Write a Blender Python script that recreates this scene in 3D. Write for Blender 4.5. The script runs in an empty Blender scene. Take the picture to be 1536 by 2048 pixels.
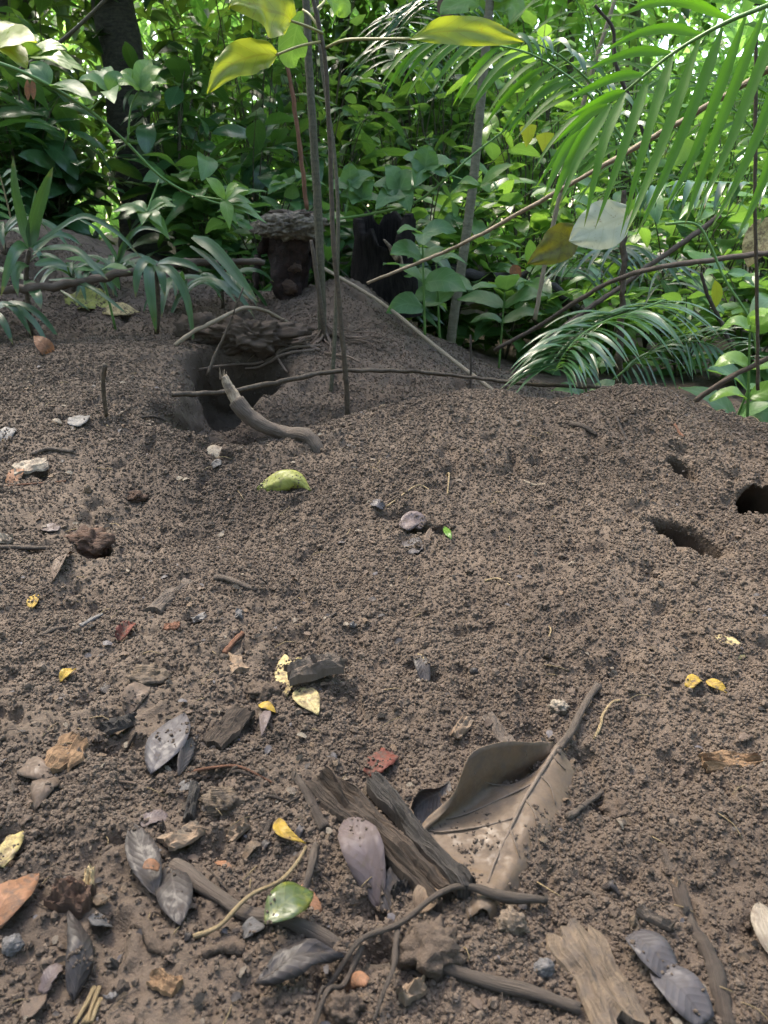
import bpy, math, random
import numpy as np
from mathutils import Vector, Matrix, noise as mnoise

# ------------------------------------------------------------------ camera, world, sun, exposure
SC = bpy.context.scene
COL = SC.collection
R = math.radians
FPX, CX, CY = 1479.0, 768.0, 1024.0          # focal length and centre of the 1536x2048 photograph, in pixels
PITCH, CAMH = R(21.0), 0.5

cam_data = bpy.data.cameras.new('camera')
cam = bpy.data.objects.new('camera', cam_data)
COL.objects.link(cam)
SC.camera = cam
cam.location = (0, 0, CAMH)
cam.rotation_euler = (R(90) - PITCH, 0, 0)
cam_data.sensor_fit = 'VERTICAL'
cam_data.sensor_height = 24.0
cam_data.lens = FPX / 2048.0 * 24.0
cam_data.clip_start = 0.01
cam_data.clip_end = 500
cam_data.dof.use_dof = True
cam_data.dof.focus_distance = 1.15
cam_data.dof.aperture_fstop = 9.0

SUN_EL, SUN_AZ = R(58), R(-38)               # azimuth from +Y (behind the mound), a little to the left
world = bpy.data.worlds.new('World')
SC.world = world
world.use_nodes = True
wn, wl = world.node_tree.nodes, world.node_tree.links
bg = wn['Background']
sky = wn.new('ShaderNodeTexSky')
sky.sky_type = 'NISHITA'
sky.sun_disc = False
sky.sun_elevation = SUN_EL
sky.sun_rotation = SUN_AZ
sky.air_density = 1.0
sky.dust_density = 2.5
sky.ozone_density = 0.6
wl.new(sky.outputs[0], bg.inputs[0])
bg.inputs[1].default_value = 0.15

sd = bpy.data.lights.new('sun', 'SUN')
sd.energy = 2.0
sd.angle = R(18)
sd.color = (1.0, 0.95, 0.87)
sun = bpy.data.objects.new('sun', sd)
COL.objects.link(sun)
sun.location = (-2, 6, 9)
to_sun = Vector((math.sin(SUN_AZ) * math.cos(SUN_EL), math.cos(SUN_AZ) * math.cos(SUN_EL), math.sin(SUN_EL)))
sun.rotation_euler = to_sun.to_track_quat('Z', 'Y').to_euler()

SC.view_settings.view_transform = 'Standard'
SC.view_settings.look = 'None'
SC.view_settings.exposure = 2.78
SC.view_settings.use_white_balance = True
SC.view_settings.white_balance_temperature = 7050
SC.view_settings.white_balance_tint = 10
SC.view_settings.gamma = 1.0
SC.view_settings.use_curve_mapping = False
SC.cycles.max_bounces = 7
SC.cycles.transparent_max_bounces = 6
SC.cycles.sample_clamp_indirect = 6.0

random.seed(7)
RNG = np.random.default_rng(7)

# ------------------------------------------------------------------ numpy noise
def _hash(ix, iy, seed):
    h = (ix.astype(np.int64) * 374761393 + iy.astype(np.int64) * 668265263 + seed * 974711) & 0x7fffffff
    h = ((h ^ (h >> 13)) * 1274126177) & 0x7fffffff
    h = (h ^ (h >> 16)) & 0xffff
    return h / 65535.0

def vnoise(x, y, seed=0):
    x = np.asarray(x, float); y = np.asarray(y, float)
    ix, iy = np.floor(x), np.floor(y)
    fx, fy = x - ix, y - iy
    fx = fx * fx * fx * (fx * (fx * 6 - 15) + 10); fy = fy * fy * fy * (fy * (fy * 6 - 15) + 10)
    a = _hash(ix, iy, seed); b = _hash(ix + 1, iy, seed)
    c = _hash(ix, iy + 1, seed); d = _hash(ix + 1, iy + 1, seed)
    return (a * (1 - fx) + b * fx) * (1 - fy) + (c * (1 - fx) + d * fx) * fy * 1.0 - 0.5

def fbm(x, y, seed=0, octv=4, gain=0.5):
    s = 0; a = 1.0
    for o in range(octv):
        s = s + a * vnoise(x * 2 ** o + o * 17.3, y * 2 ** o - o * 9.1, seed + o)
        a *= gain
    return s

# ------------------------------------------------------------------ pixel rays
CP, SP = math.cos(PITCH), math.sin(PITCH)
def ray(u, v):
    a, k = (u - CX) / FPX, (CY - v) / FPX
    return Vector((a, CP + k * SP, -SP + k * CP))
def P(u, v, y):
    """the point at distance y (metres in front of the camera) seen at pixel (u, v)"""
    d = ray(u, v)
    return Vector((0, 0, CAMH)) + d * (y / d.y)

# ------------------------------------------------------------------ terrain heights
_ctrl = [(-.5, .3, 0), (0, .3, 0), (.5, .3, 0), (-.9, .6, .0), (-.4, .6, 0), (0, .6, 0.0), (.4, .6, 0.0), (.9, .6, .0),
         (-.35, .85, .01), (0, .85, .015), (.337, .825, .03), (-.8, 1., .03), (.85, .9, .03),
         (.59, 1.68, .180), (.23, 1.6, .170), (.36, 1.65, .138), (.4, 2.05, -.02), (.6, 2.15, -.08), (.95, 2.1, -.08), (.7, 2.6, -.12),
         (-.07, 1.5, .112), (.034, 1.55, .140), (-.13, 1.47, .104), (-.33, 1.46, .114), (-.5, 1.75, .128), (-.515, 2.07, .194),
         (-.59, 1.5, .129), (-.845, 1.6, .126), (-1.21, 2.4, .23), (-.864, 2.3, .21), (-.56, 2.3, .205),
         (-1.45, 3.0, .49), (-1.21, 3.0, .458), (-.94, 2.8, .325), (-.77, 2.5, .219),
         (-.115, 2.6, .335), (-.277, 2.5, .205), (.055, 2.6, .20), (.3, 2.6, .07), (.36, 2.3, .02), (-.1, 2.15, .15), (-.15, 1.85, .05),
         (.85, 1.6, .088), (.595, 1.21, .045), (.634, 1.135, .045), (.70, 1.4, .075), (.4, 1.3, .086), (.2, 1.2, .062),
         (.03, 1.2, .058), (-.33, 1.25, .043), (.3, 1.45, .136), (.55, 1.5, .142), (1.1, 1.5, .08), (1.3, 1.0, .05),
         (-.3, 3.3, .14), (.5, 3.3, -.06), (1.6, 3.5, -.16), (-.7, 3.6, .2), (-2, 3.4, .5), (-2.2, 2.0, .2), (2.2, 2.0, -.08),
         (-3, 5, .5), (0, 5, .06), (3, 5, -.12), (-3, 8, .4), (0, 8, .1), (3, 8, .05), (-1.6, 0.8, .02), (1.6, .6, 0), (-1, 0, 0), (1, 0, 0), (0, -.3, 0)]
_C = np.array(_ctrl, float)
def _tps(r2):
    return np.where(r2 > 1e-12, r2 * np.log(np.maximum(r2, 1e-12)), 0.0)
_n = len(_C)
_K = _tps((_C[:, None, 0] - _C[None, :, 0]) ** 2 + (_C[:, None, 1] - _C[None, :, 1]) ** 2) + np.eye(_n) * 2e-5
_PM = np.c_[np.ones(_n), _C[:, :2]]
_A = np.zeros((_n + 3, _n + 3)); _A[:_n, :_n] = _K; _A[:_n, _n:] = _PM; _A[_n:, :_n] = _PM.T
_W = np.linalg.solve(_A, np.r_[_C[:, 2], 0, 0, 0])

def _base(x, y):
    xc = np.clip(x, -2.6, 2.6); yc = np.clip(y, -.3, 7.0)
    z = _W[_n] + _W[_n + 1] * xc + _W[_n + 2] * yc
    for i in range(_n):
        z = z + _W[i] * _tps((xc - _C[i, 0]) ** 2 + (yc - _C[i, 1]) ** 2)
    return z

# pits: centre x, y, half-length, half-width, angle, depth, edge hardness
PITS = []
def pit_profile(x, y, px_, py_, a, b, ang, depth, hard):
    c, s = math.cos(ang), math.sin(ang)
    dx, dy = x - px_, y - py_
    e = np.sqrt(((dx * c + dy * s) / a) ** 2 + ((-dx * s + dy * c) / b) ** 2)
    return -depth / (1 + np.exp((e - 1) * hard))

def Hs(x, y):
    """smooth terrain without crumbs"""
    x = np.asarray(x, float); y = np.asarray(y, float)
    z = _base(x, y)
    wob = 0.035 * fbm(x * 9, y * 9, 31, 3); wob2 = 0.035 * fbm(x * 9 + 40, y * 9, 32, 3)
    for p in PITS:
        z = z + pit_profile(x + wob * p[3] * 5, y + wob2 * p[3] * 5, *p)
    return z

def H(x, y):
    x = np.asarray(x, float); y = np.asarray(y, float)
    d = np.clip(np.abs(y), .3, 4)
    z = Hs(x, y)
    z = z + 0.030 * fbm(x * 3.1, y * 3.1, 1, 3) * np.clip(d - .2, .25, 1)
    z = z + 0.012 * fbm(x * 14, y * 14, 5, 3)
    n = fbm(x * 60, y * 60, 9, 3)
    z = z + 0.0072 * n
    n2 = vnoise(x * 130, y * 130, 21)
    z = z + 0.0038 * n2 + 0.0022 * vnoise(x * 300, y * 300, 22)
    cr = np.clip(fbm(x * 24, y * 24, 61, 2) - .22, 0, 1)          # scattered crumbled hollows
    return z - .05 * cr

def h(x, y):
    return float(H(np.array([x]), np.array([y]))[0])

_T = np.r_[np.arange(.25, 1.2, .004), np.arange(1.2, 4.5, .008), np.arange(4.5, 30, .1)]
def G(u, v, lift=0.0):
    """where the ray through pixel (u, v) meets the ground"""
    d = ray(u, v)
    X, Y, Z = d.x * _T, d.y * _T, CAMH + d.z * _T
    below = np.nonzero(Z < Hs(X, Y) + .002)[0]
    i = below[0] if len(below) else len(_T) - 1
    x, y = float(X[i]), float(Y[i])
    return Vector((x, y, h(x, y) + lift))
def gnormal(p, e=.02):
    zx = Hs(np.array([p.x - e, p.x + e]), np.array([p.y, p.y])); zy = Hs(np.array([p.x, p.x]), np.array([p.y - e, p.y + e]))
    return Vector((-(zx[1] - zx[0]) / (2 * e), -(zy[1] - zy[0]) / (2 * e), 1)).normalized()

def add_pit(u0, v0, u1, v1, halfw, depth, hard=6):
    a, b = G(u0, v0), G(u1, v1)
    c = (a + b) / 2; d = b - a
    PITS.append((c.x, c.y, d.xy.length / 2 + halfw * .4, halfw, math.atan2(d.y, d.x), depth, hard))
_p = []
for args in ((1326, 1046, 1436, 1098, .036, .30, 20), (1520, 1004, 1600, 985, .048, .34, 18), (1352, 918, 1382, 942, .017, .05, 7), (815, 1048, 895, 1056, .012, .02, 6), (170, 1085, 205, 1105, .02, .03, 6)):
    add_pit(*args); _p.append(PITS.pop())
PITS += _p
NSMALL = len(PITS)
PITS.append((-.315, 1.64, .145, .115, .45, .24, 6))       # crater behind the bent branch
PITS.append((-.04, 1.775, .30, .115, .10, .19, 6))            # hollow behind the main mound
PITS.append((-.365, 1.74, .22, .09, 1.80, .14, 5))        # gully running back from the crater
PITS.append((-.40, 2.05, .12, .10, .8, .22, 8))          # dark burrow under the overhanging clod
PITS.append((.42, 2.02, .16, .07, .1, .06, 5))
SHEAR = [(0, .75)] * NSMALL + [(-.40, .1), (0, .1), (-.45, 0), (-.2, .6), (0, 0)]   # the walls undercut: pit floors shift below the far rim

# ------------------------------------------------------------------ materials
def _nt(name):
    m = bpy.data.materials.new(name)
    m.use_nodes = True
    return m, m.node_tree.nodes, m.node_tree.links, m.node_tree.nodes['Principled BSDF'], m.node_tree.nodes['Material Output']

def _mixc(N, L, fac, a, b, mode='MIX'):
    n = N.new('ShaderNodeMix'); n.data_type = 'RGBA'; n.blend_type = mode
    for sock, val in ((n.inputs[0], fac), (n.inputs[6], a), (n.inputs[7], b)):
        if hasattr(val, 'links'): L.new(val, sock)
        elif isinstance(val, (int, float)): sock.default_value = val
        else: sock.default_value = (*val, 1)
    return n.outputs[2]
def _math(N, L, op, a, b=0.0, c=None):
    n = N.new('ShaderNodeMath'); n.operation = op
    for i, val in enumerate((a, b) if c is None else (a, b, c)):
        if hasattr(val, 'links'): L.new(val, n.inputs[i])
        else: n.inputs[i].default_value = val
    return n.outputs[0]
def _ramp(N, L, fac, stops):
    n = N.new('ShaderNodeValToRGB'); e = n.color_ramp.elements
    while len(e) < len(stops): e.new(.5)
    for q, (pos, c) in zip(e, stops):
        q.position = pos; q.color = (*c, 1) if not isinstance(c, (int, float)) else (c, c, c, 1)
    L.new(fac, n.inputs[0])
    return n.outputs[0]
def _noise(N, L, vec, scale, detail=4, rough=.6):
    n = N.new('ShaderNodeTexNoise'); n.inputs['Scale'].default_value = scale
    n.inputs['Detail'].default_value = detail; n.inputs['Roughness'].default_value = rough
    if vec is not None: L.new(vec, n.inputs['Vector'])
    return n.outputs[0]
def _bump(N, L, hgt, strength, dist, bsdf):
    n = N.new('ShaderNodeBump'); n.inputs['Strength'].default_value = strength; n.inputs['Distance'].default_value = dist
    L.new(hgt, n.inputs['Height']); L.new(n.outputs[0], bsdf.inputs['Normal'])
    return n.outputs[0]

def soil_material(name, per_instance=False, tint=(1, 1, 1)):
    m, N, L, b, o = _nt(name)
    tc = N.new('ShaderNodeTexCoord'); geo = N.new('ShaderNodeNewGeometry')
    pos = geo.outputs['Position']
    big = _noise(N, L, pos, 3.5, 4); mid = _noise(N, L, pos, 35, 4); fine = _noise(N, L, pos, 330, 3, .7)
    c = lambda r, g, bb: (r * tint[0], g * tint[1], bb * tint[2])
    col = _ramp(N, L, big, [(.32, c(.058, .042, .031)), (.50, c(.100, .075, .056)), (.66, c(.124, .096, .073))])
    col = _mixc(N, L, _ramp(N, L, mid, [(.38, 0.0), (.72, .55)]), col, c(.060, .044, .032))
    col = _mixc(N, L, _ramp(N, L, fine, [(.45, 0.0), (.80, .5)]), col, c(.150, .118, .090))
    if per_instance:
        oi = N.new('ShaderNodeObjectInfo')
        col = _mixc(N, L, _ramp(N, L, oi.outputs['Random'], [(0, .35), (.2, .05), (.75, .0), (.76, 0), (1, 0)]), col, c(.045, .034, .026))
        col = _mixc(N, L, _ramp(N, L, oi.outputs['Random'], [(.6, 0.0), (.95, .35), (1, .8)]), col, c(.16, .128, .10))
    L.new(col, b.inputs['Base Color'])
    b.inputs['Roughness'].default_value = .82
    b.inputs['Specular IOR Level'].default_value = .35
    hgt = _math(N, L, 'ADD', mid, _math(N, L, 'MULTIPLY', fine, .5))
    _bump(N, L, hgt, .8, .006 if not per_instance else .0015, b)
    return m

def wood_material(name, c1, c2, rough=.8, sx=3.0, sy=40.0, bump=.004, dirt=None):
    """fibrous wood or bark: streaks along the U of the part"""
    m, N, L, b, o = _nt(name)
    uv = N.new('ShaderNodeUVMap'); mp = N.new('ShaderNodeMapping'); geo = N.new('ShaderNodeNewGeometry')
    mp.inputs['Scale'].default_value = (sx, sy, 1)
    L.new(uv.outputs[0], mp.inputs[0])
    oi = N.new('ShaderNodeObjectInfo')
    L.new(oi.outputs['Location'], mp.inputs['Location'])
    st = _noise(N, L, mp.outputs[0], 1.0, 5, .65)
    patch = _noise(N, L, geo.outputs['Position'], 60, 3)
    col = _ramp(N, L, st, [(.30, c1), (.70, c2)])
    if dirt: col = _mixc(N, L, _ramp(N, L, patch, [(.45, 0.0), (.62, .85)]), col, dirt)
    L.new(col, b.inputs['Base Color'])
    b.inputs['Roughness'].default_value = rough
    b.inputs['Specular IOR Level'].default_value = .35
    _bump(N, L, _math(N, L, 'ADD', st, _math(N, L, 'MULTIPLY', patch, .4)), .9, bump, b)
    return m

def leaf_material(name, c1, c2, vein=None, rough=.4, transl=.35, tcol=None, nveins=9, spots=None, spotlim=(.58, .66), dirt=0.0, bump=.0012, spec=.5, veinw=.05, stripe=False):
    m, N, L, b, o = _nt(name)
    uv = N.new('ShaderNodeUVMap'); sep = N.new('ShaderNodeSeparateXYZ'); L.new(uv.outputs[0], sep.inputs[0])
    oi = N.new('ShaderNodeObjectInfo'); geo = N.new('ShaderNodeNewGeometry')
    u, v = sep.outputs[0], _math(N, L, 'ABSOLUTE', _math(N, L, 'SUBTRACT', sep.outputs[1], .5))
    mid = _math(N, L, 'LESS_THAN', v, .03)
    ph = _math(N, L, 'FRACT', _math(N, L, 'SUBTRACT', _math(N, L, 'MULTIPLY', u, nveins), _math(N, L, 'MULTIPLY', v, nveins * .45)))
    tri = _math(N, L, 'ABSOLUTE', _math(N, L, 'SUBTRACT', ph, .5))
    side = _math(N, L, 'LESS_THAN', tri, veinw)
    veins = _math(N, L, 'MAXIMUM', mid, side)
    rnd = oi.outputs['Random']
    pn = _noise(N, L, geo.outputs['Position'], 38, 4)
    col = _mixc(N, L, rnd, c1, c2)
    col = _mixc(N, L, _ramp(N, L, pn, [(.35, .0), (.75, .45)]), col, tuple(.55 * q for q in c1))
    if stripe:
        mp = N.new('ShaderNodeMapping'); mp.inputs['Scale'].default_value = (1.2, 22, 1); L.new(uv.outputs[0], mp.inputs[0])
        L.new(oi.outputs['Location'], mp.inputs['Location'])
        sn = _noise(N, L, mp.outputs[0], 1.0, 3)
        col = _mixc(N, L, _ramp(N, L, sn, [(.35, 0.0), (.70, .75)]), col, tuple(.45 * q for q in c1))
        tipn = _math(N, L, 'ADD', u, _math(N, L, 'MULTIPLY', _math(N, L, 'SUBTRACT', pn, .5), .5))
        col = _mixc(N, L, _ramp(N, L, tipn, [(.90, 0.0), (1.0, .85)]), col, (.16, .11, .04))
    if vein: col = _mixc(N, L, _math(N, L, 'MULTIPLY', veins, .55), col, vein)
    if spots:
        sp = _noise(N, L, geo.outputs['Position'], 75, 4, .65)
        col = _mixc(N, L, _ramp(N, L, sp, [(spotlim[0], 0.0), (spotlim[1], .9)]), col, spots)
    if dirt:
        dn = _noise(N, L, geo.outputs['Position'], 95, 6, .75)
        col = _mixc(N, L, _ramp(N, L, dn, [(.62 - .25 * dirt, 0.0), (.72 - .2 * dirt, .9)]), col, (.085, .066, .052))
    L.new(col, b.inputs['Base Color'])
    b.inputs['Roughness'].default_value = rough
    b.inputs['Specular IOR Level'].default_value = spec
    if dirt: L.new(_ramp(N, L, dn, [(.50 - .2 * dirt, rough), (.68 - .2 * dirt, .95)]), b.inputs['Roughness'])
    hv = _math(N, L, 'ADD', _ramp(N, L, tri, [(0, 1.0), (.25, .3), (.5, 0.0)]), _math(N, L, 'MULTIPLY', pn, .8))
    nrm = _bump(N, L, hv, .35, bump * .45, b)
    if transl > 0:
        t = N.new('ShaderNodeBsdfTranslucent')
        if tcol: L.new(_mixc(N, L, .75, col, tcol), t.inputs[0])
        else: L.new(col, t.inputs[0])
        mx = N.new('ShaderNodeMixShader'); mx.inputs[0].default_value = transl
        L.new(b.outputs[0], mx.inputs[1]); L.new(t.outputs[0], mx.inputs[2]); L.new(mx.outputs[0], o.inputs[0])
    return m

M = {}
M['soil'] = soil_material('soil', tint=(.79, .755, .725))
M['pellet'] = soil_material('soil_pellet', True, tint=(.79, .755, .725))
M['clod'] = soil_material('soil_clod', tint=(.66, .61, .57))
M['twig'] = wood_material('grey_brown_twig', (.045, .034, .026), (.13, .10, .078), dirt=(.09, .07, .055))
M['twig_dark'] = wood_material('dark_twig', (.018, .013, .010), (.07, .052, .04), dirt=(.07, .054, .042))
M['twig_pale'] = wood_material('pale_twig', (.16, .125, .085), (.34, .28, .20), rough=.7)
M['twig_red'] = wood_material('reddish_twig', (.08, .035, .02), (.22, .10, .055))
M['straw'] = wood_material('straw', (.20, .14, .07), (.42, .32, .18), rough=.6)
M['root'] = wood_material('root', (.09, .062, .044), (.22, .16, .12))
M['bark_peeled'] = wood_material('peeled_wood', (.14, .10, .065), (.40, .32, .23), sx=4, sy=12, dirt=(.09, .066, .05))
M['char'] = wood_material('charred_wood', (.005, .005, .005), (.052, .043, .037), rough=.7, sx=2, sy=55, bump=.005)
M['char_black'] = wood_material('black_charcoal', (.004, .004, .004), (.022, .019, .017), rough=1.0, sx=3, sy=20, bump=.008)
M['char_black'].node_tree.nodes['Principled BSDF'].inputs['Specular IOR Level'].default_value = .06
M['charbrown'] = wood_material('half_charred_wood', (.009, .007, .006), (.075, .052, .036), rough=.85, sx=3.5, sy=46, bump=.005)
M['rot'] = wood_material('rotten_wood', (.055, .040, .028), (.17, .125, .085), rough=.9, sx=5, sy=26, bump=.005, dirt=(.09, .07, .055))
M['rot_orange'] = wood_material('orange_rotten_wood', (.07, .038, .020), (.25, .155, .085), rough=.9, sx=5, sy=22, bump=.005)
M['rot_dark'] = wood_material('dark_rotten_wood', (.02, .012, .009), (.10, .055, .035), rough=.85, sx=5, sy=18, bump=.006)
M['rot_red'] = wood_material('red_rotten_wood', (.006, .003, .002), (.028, .011, .007), rough=.8, sx=7, sy=14, bump=.01)
M['bracket'] = wood_material('bracket_fungus', (.07, .056, .042), (.20, .17, .13), rough=.9, sx=9, sy=9, bump=.008, dirt=(.05, .04, .032))
M['trunk'] = wood_material('tree_bark', (.016, .015, .010), (.065, .060, .040), sx=8, sy=22, bump=.02)
M['trunk_far'] = wood_material('far_bark', (.05, .042, .030), (.15, .13, .10), sx=10, sy=16, bump=.02)
M['stem_green'] = wood_material('olive_sapling_stem', (.030, .028, .016), (.095, .085, .052), rough=.75, sx=14, sy=10, bump=.003)
M['stem_ring'] = wood_material('ringed_sapling_stem', (.075, .072, .045), (.17, .16, .11), rough=.75, sx=14, sy=5, bump=.003)
M['stem_dark'] = wood_material('dark_sapling_stem', (.022, .016, .010), (.085, .060, .038), rough=.6, sx=14, sy=6, bump=.002)
M['vine'] = wood_material('green_vine', (.055, .14, .03), (.14, .26, .08), rough=.45, sx=6, sy=5, bump=.001)
M['petiole'] = wood_material('petiole', (.14, .14, .04), (.30, .28, .12), rough=.45, sx=6, sy=5, bump=.001)
M['stone'] = wood_material('pebble', (.075, .055, .04), (.21, .16, .115), rough=.85, sx=14, sy=14, bump=.003)
M['chip_grey'] = wood_material('grey_wet_chip', (.05, .046, .044), (.15, .14, .135), rough=.5, sx=5, sy=20, bump=.002)
M['chip_pale'] = wood_material('pale_chip', (.14, .115, .088), (.31, .265, .205), rough=.8, sx=6, sy=14, bump=.003, dirt=(.12, .09, .07))
M['chip_tan'] = wood_material('tan_chip', (.10, .066, .042), (.23, .16, .105), rough=.8, sx=6, sy=16, bump=.003, dirt=(.10, .08, .06))

YG = (.23, .42, .05)
M['l_dark'] = leaf_material('dark_glossy_leaf', (.026, .075, .030), (.045, .115, .042), (.075, .15, .065), .28, .28, (.13, .30, .03), 10)
M['l_mid'] = leaf_material('mid_green_leaf', (.045, .125, .038), (.085, .190, .055), (.13, .24, .09), .34, .38, (.22, .42, .05), 9)
M['l_pale'] = leaf_material('pale_green_leaf', (.050, .125, .050), (.085, .180, .062), (.11, .21, .085), .45, .36, (.20, .40, .06), 6, spec=.35)
M['l_light'] = leaf_material('light_green_leaf', (.085, .20, .030), (.15, .28, .045), (.19, .32, .08), .36, .48, YG, 7)
M['l_yellow'] = leaf_material('yellow_green_leaf', (.15, .23, .025), (.22, .29, .035), (.10, .075, .015), .42, .52, (.42, .48, .03), 6, spots=(.13, .06, .012), spotlim=(.62, .70), veinw=.035)
M['l_strap'] = leaf_material('strap_leaf', (.035, .090, .040), (.060, .135, .055), None, .34, .22, (.12, .28, .03), 1, stripe=True)
M['l_palm'] = leaf_material('palm_leaflet', (.055, .155, .022), (.10, .215, .034), None, .52, .52, (.15, .42, .010), 1, stripe=True, spec=.3)
M['l_palm_gloss'] = leaf_material('glossy_palm_leaflet', (.035, .105, .045), (.060, .150, .060), None, .30, .28, (.14, .34, .03), 1, spec=.6, stripe=True)
M['l_olive'] = leaf_material('olive_dying_leaf', (.085, .095, .010), (.13, .125, .014), (.05, .035, .008), .5, .35, (.26, .24, .01), 6, spots=(.035, .03, .008), spotlim=(.50, .62))
M['l_ghost'] = leaf_material('pale_dead_leaf', (.42, .44, .33), (.48, .49, .38), (.34, .35, .25), .6, .3, (.6, .6, .4), 5, spots=(.13, .10, .07), spotlim=(.60, .68))
M['d_yellow'] = leaf_material('fallen_yellow_leaf', (.30, .195, .018), (.36, .23, .025), (.22, .14, .02), .55, .2, (.5, .32, .03), 7, spots=(.13, .08, .03), spotlim=(.50, .64), dirt=.4)
M['d_yelgreen'] = leaf_material('fallen_yellow_green_leaf', (.19, .22, .035), (.24, .25, .05), (.28, .29, .09), .5, .2, (.4, .4, .05), 9, spots=(.09, .085, .03), spotlim=(.52, .66), dirt=.2)
M['d_cream'] = leaf_material('fallen_cream_leaf', (.36, .29, .12), (.42, .34, .16), (.26, .19, .06), .5, .15, None, 8, spots=(.16, .11, .05), spotlim=(.46, .62), dirt=.45)
M['d_brown'] = leaf_material('fallen_brown_leaf', (.085, .056, .038), (.12, .08, .055), (.06, .04, .027), .55, .12, (.30, .16, .07), 9, dirt=.6)
M['d_orange'] = leaf_material('fallen_orange_leaf', (.19, .085, .040), (.25, .12, .06), (.30, .15, .08), .6, .2, (.4, .16, .05), 9, dirt=.55)
M['d_red'] = leaf_material('fallen_red_leaf', (.11, .020, .010), (.15, .032, .016), None, .5, .3, (.4, .05, .01), 5, dirt=.6)
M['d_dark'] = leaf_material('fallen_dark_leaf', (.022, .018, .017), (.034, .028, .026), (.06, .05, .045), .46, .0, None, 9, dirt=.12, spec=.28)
M['d_grey'] = leaf_material('fallen_grey_leaf', (.050, .045, .047), (.080, .072, .075), (.035, .030, .030), .46, .03, None, 8, dirt=.15, spec=.28)
M['d_pink'] = leaf_material('fallen_mauve_leaf', (.085, .062, .060), (.10, .073, .070), (.075, .05, .047), .5, .1, None, 9, dirt=.35)
M['d_green'] = leaf_material('fallen_green_leaf', (.045, .066, .018), (.058, .080, .022), (.10, .115, .028), .30, .10, (.3, .4, .03), 6, spots=(.15, .145, .02), spotlim=(.55, .72), dirt=.15, spec=.5)
M['big_leaf'] = leaf_material('big_brown_leaf', (.120, .080, .048), (.120, .080, .048), (.085, .060, .040), .46, .10, (.30, .13, .05), 20, spots=(.095, .066, .042), spotlim=(.42, .70), dirt=.45, bump=.0008)
M['big_vein'] = wood_material('big_leaf_vein', (.075, .055, .040), (.14, .105, .078), rough=.7, sx=20, sy=4, bump=.001)
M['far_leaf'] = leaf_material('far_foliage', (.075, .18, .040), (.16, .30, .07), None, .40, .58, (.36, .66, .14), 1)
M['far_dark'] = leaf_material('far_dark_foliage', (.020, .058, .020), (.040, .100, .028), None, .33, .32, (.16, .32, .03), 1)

# ------------------------------------------------------------------ mesh helpers
def mesh_obj(name, V, F, mat, parent=None, origin=None, uvs=None, smooth=True):
    """one mesh object from world-space vertices; its origin is moved to `origin` (or to its lowest middle)"""
    V = [Vector(v) for v in V]
    if origin is None:
        c = sum(V, Vector()) / len(V); origin = Vector((c.x, c.y, min(v.z for v in V)))
    origin = Vector(origin)
    me = bpy.data.meshes.new(name)
    me.from_pydata([tuple(v - origin) for v in V], [], F)
    if uvs is not None:
        ul = me.uv_layers.new(name='UVMap')
        idx = np.empty(len(me.loops), np.int32); me.loops.foreach_get('vertex_index', idx)
        ul.data.foreach_set('uv', np.asarray(uvs, np.float32)[idx].ravel())
    me.materials.append(M[mat])
    if smooth: me.polygons.foreach_set('use_smooth', np.ones(len(me.polygons), bool))
    o = bpy.data.objects.new(name, me)
    COL.objects.link(o)
    if parent is not None:
        o.parent = parent
        o.location = origin - abs_loc(parent)
    else:
        o.location = origin
    return o
def abs_loc(o):
    p = o.location.copy()
    while o.parent is not None:
        o = o.parent; p = p + o.location
    return p
def tag(o, label, cat, group=None, kind=None):
    if label: o['label'] = label
    if cat: o['category'] = cat
    if group: o['group'] = group
    if kind: o['kind'] = kind
    return o
def thing(name, label, cat, loc, group=None):
    o = bpy.data.objects.new(name, None); COL.objects.link(o)
    o.location = loc; o.empty_display_size = .02
    return tag(o, label, cat, group)

def spline(pts, n):
    """Catmull-Rom through the points, n+1 samples"""
    pts = [Vector(p) for p in pts]
    if len(pts) == 2: return [pts[0].lerp(pts[1], i / n) for i in range(n + 1)]
    q = [pts[0] * 2 - pts[1]] + pts + [pts[-1] * 2 - pts[-2]]
    out = []; segs = len(pts) - 1
    for i in range(n + 1):
        t = i / n * segs; k = min(int(t), segs - 1); f = t - k
        a, b, c, d = q[k:k + 4]
        out.append(.5 * ((2 * b) + (c - a) * f + (2 * a - 5 * b + 4 * c - d) * f * f + (3 * b - a - 3 * c + d) * f ** 3))
    return out

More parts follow.
